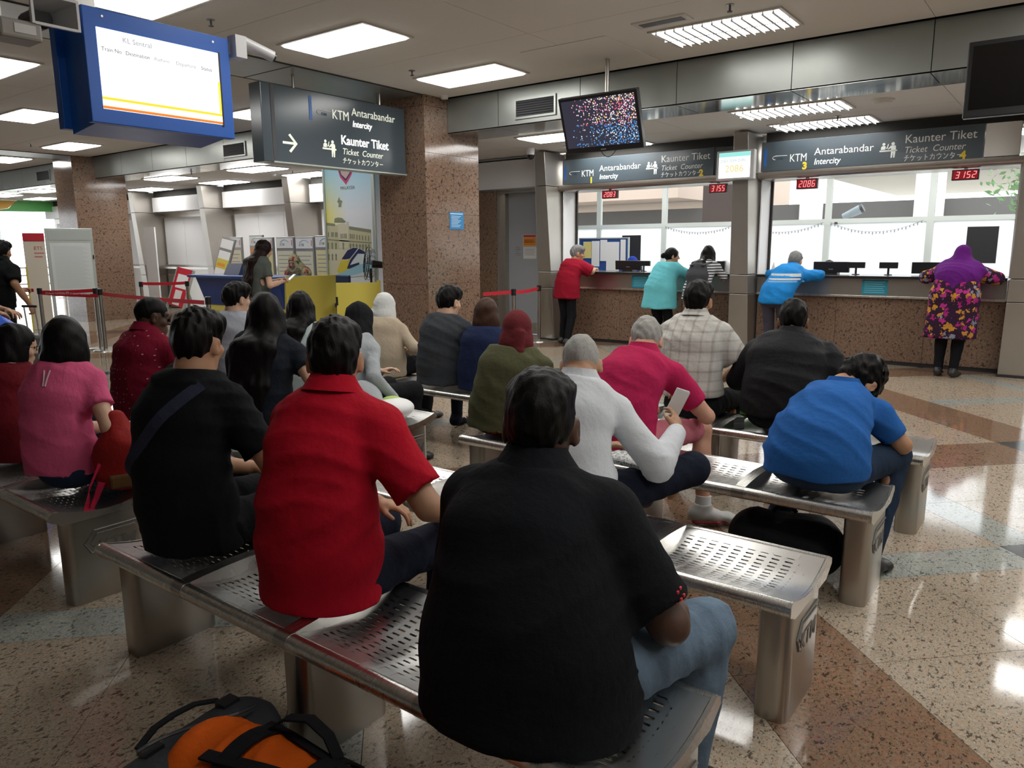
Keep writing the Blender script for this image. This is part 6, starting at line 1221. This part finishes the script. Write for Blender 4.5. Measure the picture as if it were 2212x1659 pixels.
# newspaper and leaflet of the reading man
t = loose('newspaper', 'white_shirt', 'folded newspaper on the lap of reading man', 'newspaper'); M_NEWS = mat('newsprint', (.62, .63, .6), .7); _t = NT(M_NEWS); _t.base(_t.mix(_t.math('GREATER_THAN', _t.noise(_t.co('Object', (1, 1, 1)), 85, 2), .56), (.64, .65, .62), (.12, .13, .14)))
obj('pages', MB().box(-.02, .26, .2, .42, .628, .645).xf(Matrix.Rotation(math.radians(-8), 4, 'Z')), M_NEWS, t)
t = loose('leaflet', 'white_shirt', 'white folded leaflet in the right hand of reading man', 'leaflet'); W = PJ['white_shirt']['Wr'][1]; T_ = Matrix.Translation(W+V3(-.05, .11, .10)) @ Matrix.Rotation(math.radians(25), 4, 'Y') @ Matrix.Rotation(math.radians(30), 4, 'Z'); obj('front_page', MB().box(-.03, .03, -.002, .0, -.06, .06).xf(T_), M_WHITE, t); obj('back_page', MB().box(-.03, .03, .006, .008, -.06, .06).xf(T_ @ Matrix.Rotation(.2, 4, 'Z')), M_WHITE, t)
# wristwatch of magenta polo man
j = PJ['magenta_polo']; a, b = j['E'][1], j['Wr'][1]; ax = nrm(b-a); obj('wristwatch', MB().cyl(tuple(b-ax*.035), tuple(b-ax*.012), .031, 14), M_BLACK, j['root'])
# ---------------------------------------------------------------- bags
def blob(name, S, h, m, parent): return np_obj(name, S.mesh(h), m, parent)
t = thing('backpack', 'red backpack with brown patch on the lap of girl in pink', 'backpack', (-3.36, 1.55, .47), math.radians(-20)); S = Sdf(); S.loft([((0, 0, .05), .095, .13), ((.0, .0, .15), .085, .11), ((-.05, -.01, .29), .04, .05)], k=0, ks=.05); S.disp = folds(.008, 64, 4, (.3, .4, 1)); blob('bag_body', S, .011, cloth('red_nylon', (.26, .014, .012), .6), t); obj('patch', MB().box(.07, .108, -.07, .05, .0, .06), cloth('brown_suede', (.12, .06, .025)), t, bevel=.01)
obj('strap', MB().ribbon([(.09, -.1, .12), (.13, -.15, .03), (.15, -.17, -.06), (.12, -.17, -.1), (.10, -.13, -.03), (.1, -.1, .04)], .028, .004, (0, .3, 1)), cloth('crimson_strap', (.35, .012, .04)), t); obj('strap', MB().ribbon([(.09, -.11, .0), (.1, -.155, -.05), (.1, -.17, -.13), (.102, -.172, -.19)], .014, .003, (1, 0, 0)), bpy.data.materials['crimson_strap'], t)
t = thing('shoulder_bag', 'grey cloth bag on bench beside woman in black headscarf', 'bag', (-3.62, 3.22, .44), math.radians(-10)); S = Sdf(); S.loft([((-.12, 0, .07), .08, .11), ((.0, 0, .10), .10, .12), ((.1, 0, .06), .07, .10)], side=(0, 1, 0), k=0, ks=.05); S.disp = folds(.008, 60, 6, (.6, .2, 1)); blob('bag_body', S, .012, C_GREYL, t); obj('strap', MB().ribbon([(-.1, -.1, .16), (-.02, -.13, .1), (.06, -.14, .02), (.08, -.13, .0)], .02, .004, (1, 0, .5)), C_BLK, t)
t = thing('white_bag', 'white and lime rounded bag lying on bench edge', 'bag', (-3.44, 3.30, .435), math.radians(15)); S = Sdf(); S.ell((0, 0, .055), (.13, .15, .065), k=0); blob('shell', S, .012, M_WHITE, t); S = Sdf(); S.ell((-.03, .03, .082), (.075, .09, .045), k=0); blob('lime_pouch', S, .012, mat('lime', (.42, .6, .12), .6), t)
t = thing('backpack', 'grey backpack worn by the woman in striped top', 'backpack', PJ['striped']['root'].location, PJ['striped']['root'].rotation_euler.z); c = PJ['striped']['sp'](.62)+V3(0, -.2, -.02); S = Sdf(); S.loft([(c+V3(0, 0, -.2), .14, .075), (c+V3(0, .02, .0), .15, .08), (c+V3(0, .05, .12), .12, .06)], k=0, ks=.04); blob('bag_body', S, .014, cloth('grey_canvas', (.06, .062, .068)), t)
for e in (-1, 1): obj('strap', MB().ribbon([tuple(c+V3(e*.08, -.02, .14)), tuple(PJ['striped']['N']+V3(e*.09, -.05, .0)), tuple(PJ['striped']['N']+V3(e*.1, .06, -.01))], .05, .008, (1, 0, 0)), bpy.data.materials['grey_canvas'], t)
t = thing('green_bag', 'bright green pouch between plaid shirt and black jacket', 'pouch', (-1.56, 4.56, .44)); S = Sdf(); S.ell((0, 0, .03), (.07, .06, .035), k=0); S.disp = folds(.004, 120, 2); blob('pouch', S, .008, mat('vivid_green', (.10, .5, .04), .5), t); obj('zip', MB().box(-.05, .05, -.063, -.057, .025, .032), M_BLACK, t)
t = thing('jacket_strap', 'black cloth strip lying on bench beside black jacket man', 'cloth', (-1.58, 4.33, .435)); obj('strip', MB().ribbon([(.06, -.08, .0), (.03, .0, .012), (.0, .09, .02), (-.01, .16, .016)], .06, .006, (1, 0, .1)), C_JACK, t)
# orange duffel bag behind the nearest bench
M_ORG = cloth('orange_nylon', (.60, .10, .008), .6); M_CHAR = cloth('charcoal_nylon', (.035, .037, .042), .6); M_WEB = cloth('black_webbing', (.012, .012, .014))
t = thing('duffel_bag', 'orange and charcoal duffel bag with black straps on floor', 'bag', (-1.46, .93, 0), math.radians(6)); t.scale = (1.0,)*3
# bag's long axis = local x (runs to the lower right), charcoal side towards the far left
S = Sdf(); S.loft([((-.20, .0, .16), .15, .15), ((.30, .0, .16), .16, .15)], side=(0, 1, 0), k=0); S.disp = folds(.008, 60, 9, (1, .3, .4)); S.cut((0, 0, .004), (0, 0, -1)); S.cut((-.26, 0, 0), (-1, 0, 0), .03); S.cut((.42, 0, 0), (1, 0, 0), .03)
blob('bag_body', S, .012, M_ORG, t)
S = Sdf(); S.loft([((-.26, -.12, .14), .12, .13), ((-.26, .14, .14), .12, .13)], side=(1, 0, 0), k=0); S.cut((0, 0, .006), (0, 0, -1)); S.cut((-.16, 0, 0), (1, 0, 0), .02); S.disp = folds(.004, 60, 10); blob('end_pocket', S, .012, M_CHAR, t)
def strip(name, pts, w, m=M_WEB, wd=(0, 1, 0)): obj(name, MB().ribbon(pts, w, .006, wd), m, t)
top = lambda x, y: (x, y, .16+math.sqrt(max(0.0001, .155**2-min(y*y, .154**2)))+.008)
for x in (-.05, .18): strip('strap', [top(x, y) for y in np.linspace(-.15, .15, 13)], .05, wd=(1, 0, 0))
strip('strap', [top(x, -.06+.02*math.sin(8*x)) for x in np.linspace(-.12, .4, 10)], .035); strip('strap', [top(x, .09-.05*math.sin(5*x)) for x in np.linspace(-.12, .4, 10)], .022)
strip('carry_handle', [(-.05, .07, .31), (.0, .08, .35), (.07, .09, .365), (.14, .08, .35), (.18, .07, .31)], .03); strip('pocket_handle', [(-.32, -.12, .27), (-.34, -.06, .285), (-.345, .0, .287), (-.34, .06, .285), (-.32, .12, .27)], .02, wd=(1, 0, 0)); obj('zip_line', MB().tube([(-.24-.05*math.cos(3.14*u), -.14+.28*u, .286+.008*math.sin(3.14*u)) for u in np.linspace(0, 1, 12)], .005, 5), M_BLACK, t)
obj('buckle', MB().box(-.31, -.27, .10, .15, .262, .278), M_BLACK, t); obj('buckle', MB().box(-.31, -.27, -.13, -.08, .262, .278), M_BLACK, t)
# left edge: blue bag and suitcase
t = thing('blue_bag', 'crinkled bright blue bag at the left picture edge', 'bag', (-6.35, 2.12, .62), math.radians(20)); S = Sdf(); S.loft([((0, 0, .0), .24, .16), ((.0, 0, .28), .16, .1), ((-.05, 0, .42), .05, .04)], k=0, ks=.06); S.disp = folds(.014, 60, 12, (.4, .3, 1)); blob('bag_body', S, .014, mat('blue_tarp', (.012, .08, .5), .35), t); obj('handle', MB().tube([(-.05, 0, .42), (-.03, .02, .5), (.02, .02, .5), (.0, 0, .42)], .01, 6), mat('blue_cord', (.02, .1, .4), .5), t)
t = thing('suitcase', 'small grey suitcase pulled by man in black shirt', 'suitcase', (-9.55, 3.62, 0), math.radians(20)); obj('case', MB().box(-.18, .18, -.12, .12, .05, .55), mat('case_grey', (.2, .2, .21), .5), t, bevel=.03); 
for x in (-.08, .08): obj('handle_rod', MB().cyl((x, -.08, .54), (x, -.1, .88), .008, 8), M_STEEL, t)
obj('grip', MB().cyl((-.1, -.1, .88), (.1, -.1, .88), .014, 8), M_BLACK, t)
for x in (-.15, .15): obj('wheel', MB().cyl((x, -.1, .025), (x+.02, -.1, .025), .025, 12), M_BLACK, t)
# trims on the sneaker of the magenta polo man
for o in [c for c in COL.objects if c.parent == PJ['magenta_polo']['root'] and c.name.startswith('shoe')]:
    bb = np.array([tuple(v.co) for v in o.data.vertices]); z0 = bb[:, 2].min()
    S = None; a = PJ['magenta_polo']['A'][1 if bb[:, 0].mean() > 0 else -1]; fd = nrm((.75, .7, 0)) if bb[:, 0].mean() > 0 else nrm((-.1, 1, 0)); S = Sdf(); S.loft([(a-fd*.05-V3(0, 0, .07), .04, .012), (a+fd*.07-V3(0, 0, .072), .046, .012), (a+fd*.17-V3(0, 0, .072), .042, .012)], side=np.cross(fd, (0, 0, 1)), k=0, ks=.02); q = np_obj('sole_stripe', S.mesh(.008), mat('sole_red', (.45, .03, .05), .5), o)
    obj('sock', MB().cyl(tuple(a+V3(0, 0, .02)), tuple(a+V3(0, .005, .07)), .044, 14, .042), M_WHITE, o, smooth=True)

# black rucksack under the boy's bench
t = thing('rucksack', 'large black rucksack on the floor under the bench of boy in blue', 'bag', (-.98, 3.40, 0), math.radians(8)); S = Sdf(); S.loft([((-.13, 0, .14), .13, .14), ((.13, 0, .15), .14, .15)], side=(0, 1, 0), k=0); S.cut((0, 0, .004), (0, 0, -1)); S.disp = folds(.007, 60, 15); blob('bag_body', S, .014, C_JACK, t); obj('carry_handle', MB().tube([(-.05, 0, .285), (-.03, 0, .315), (.03, 0, .318), (.05, 0, .292)], .01, 6), M_WEB, t); obj('strap', MB().ribbon([(-.08, -.12, .22), (-.085, -.15, .12), (-.08, -.13, .03)], .05, .008, (1, 0, 0)), M_WEB, t)
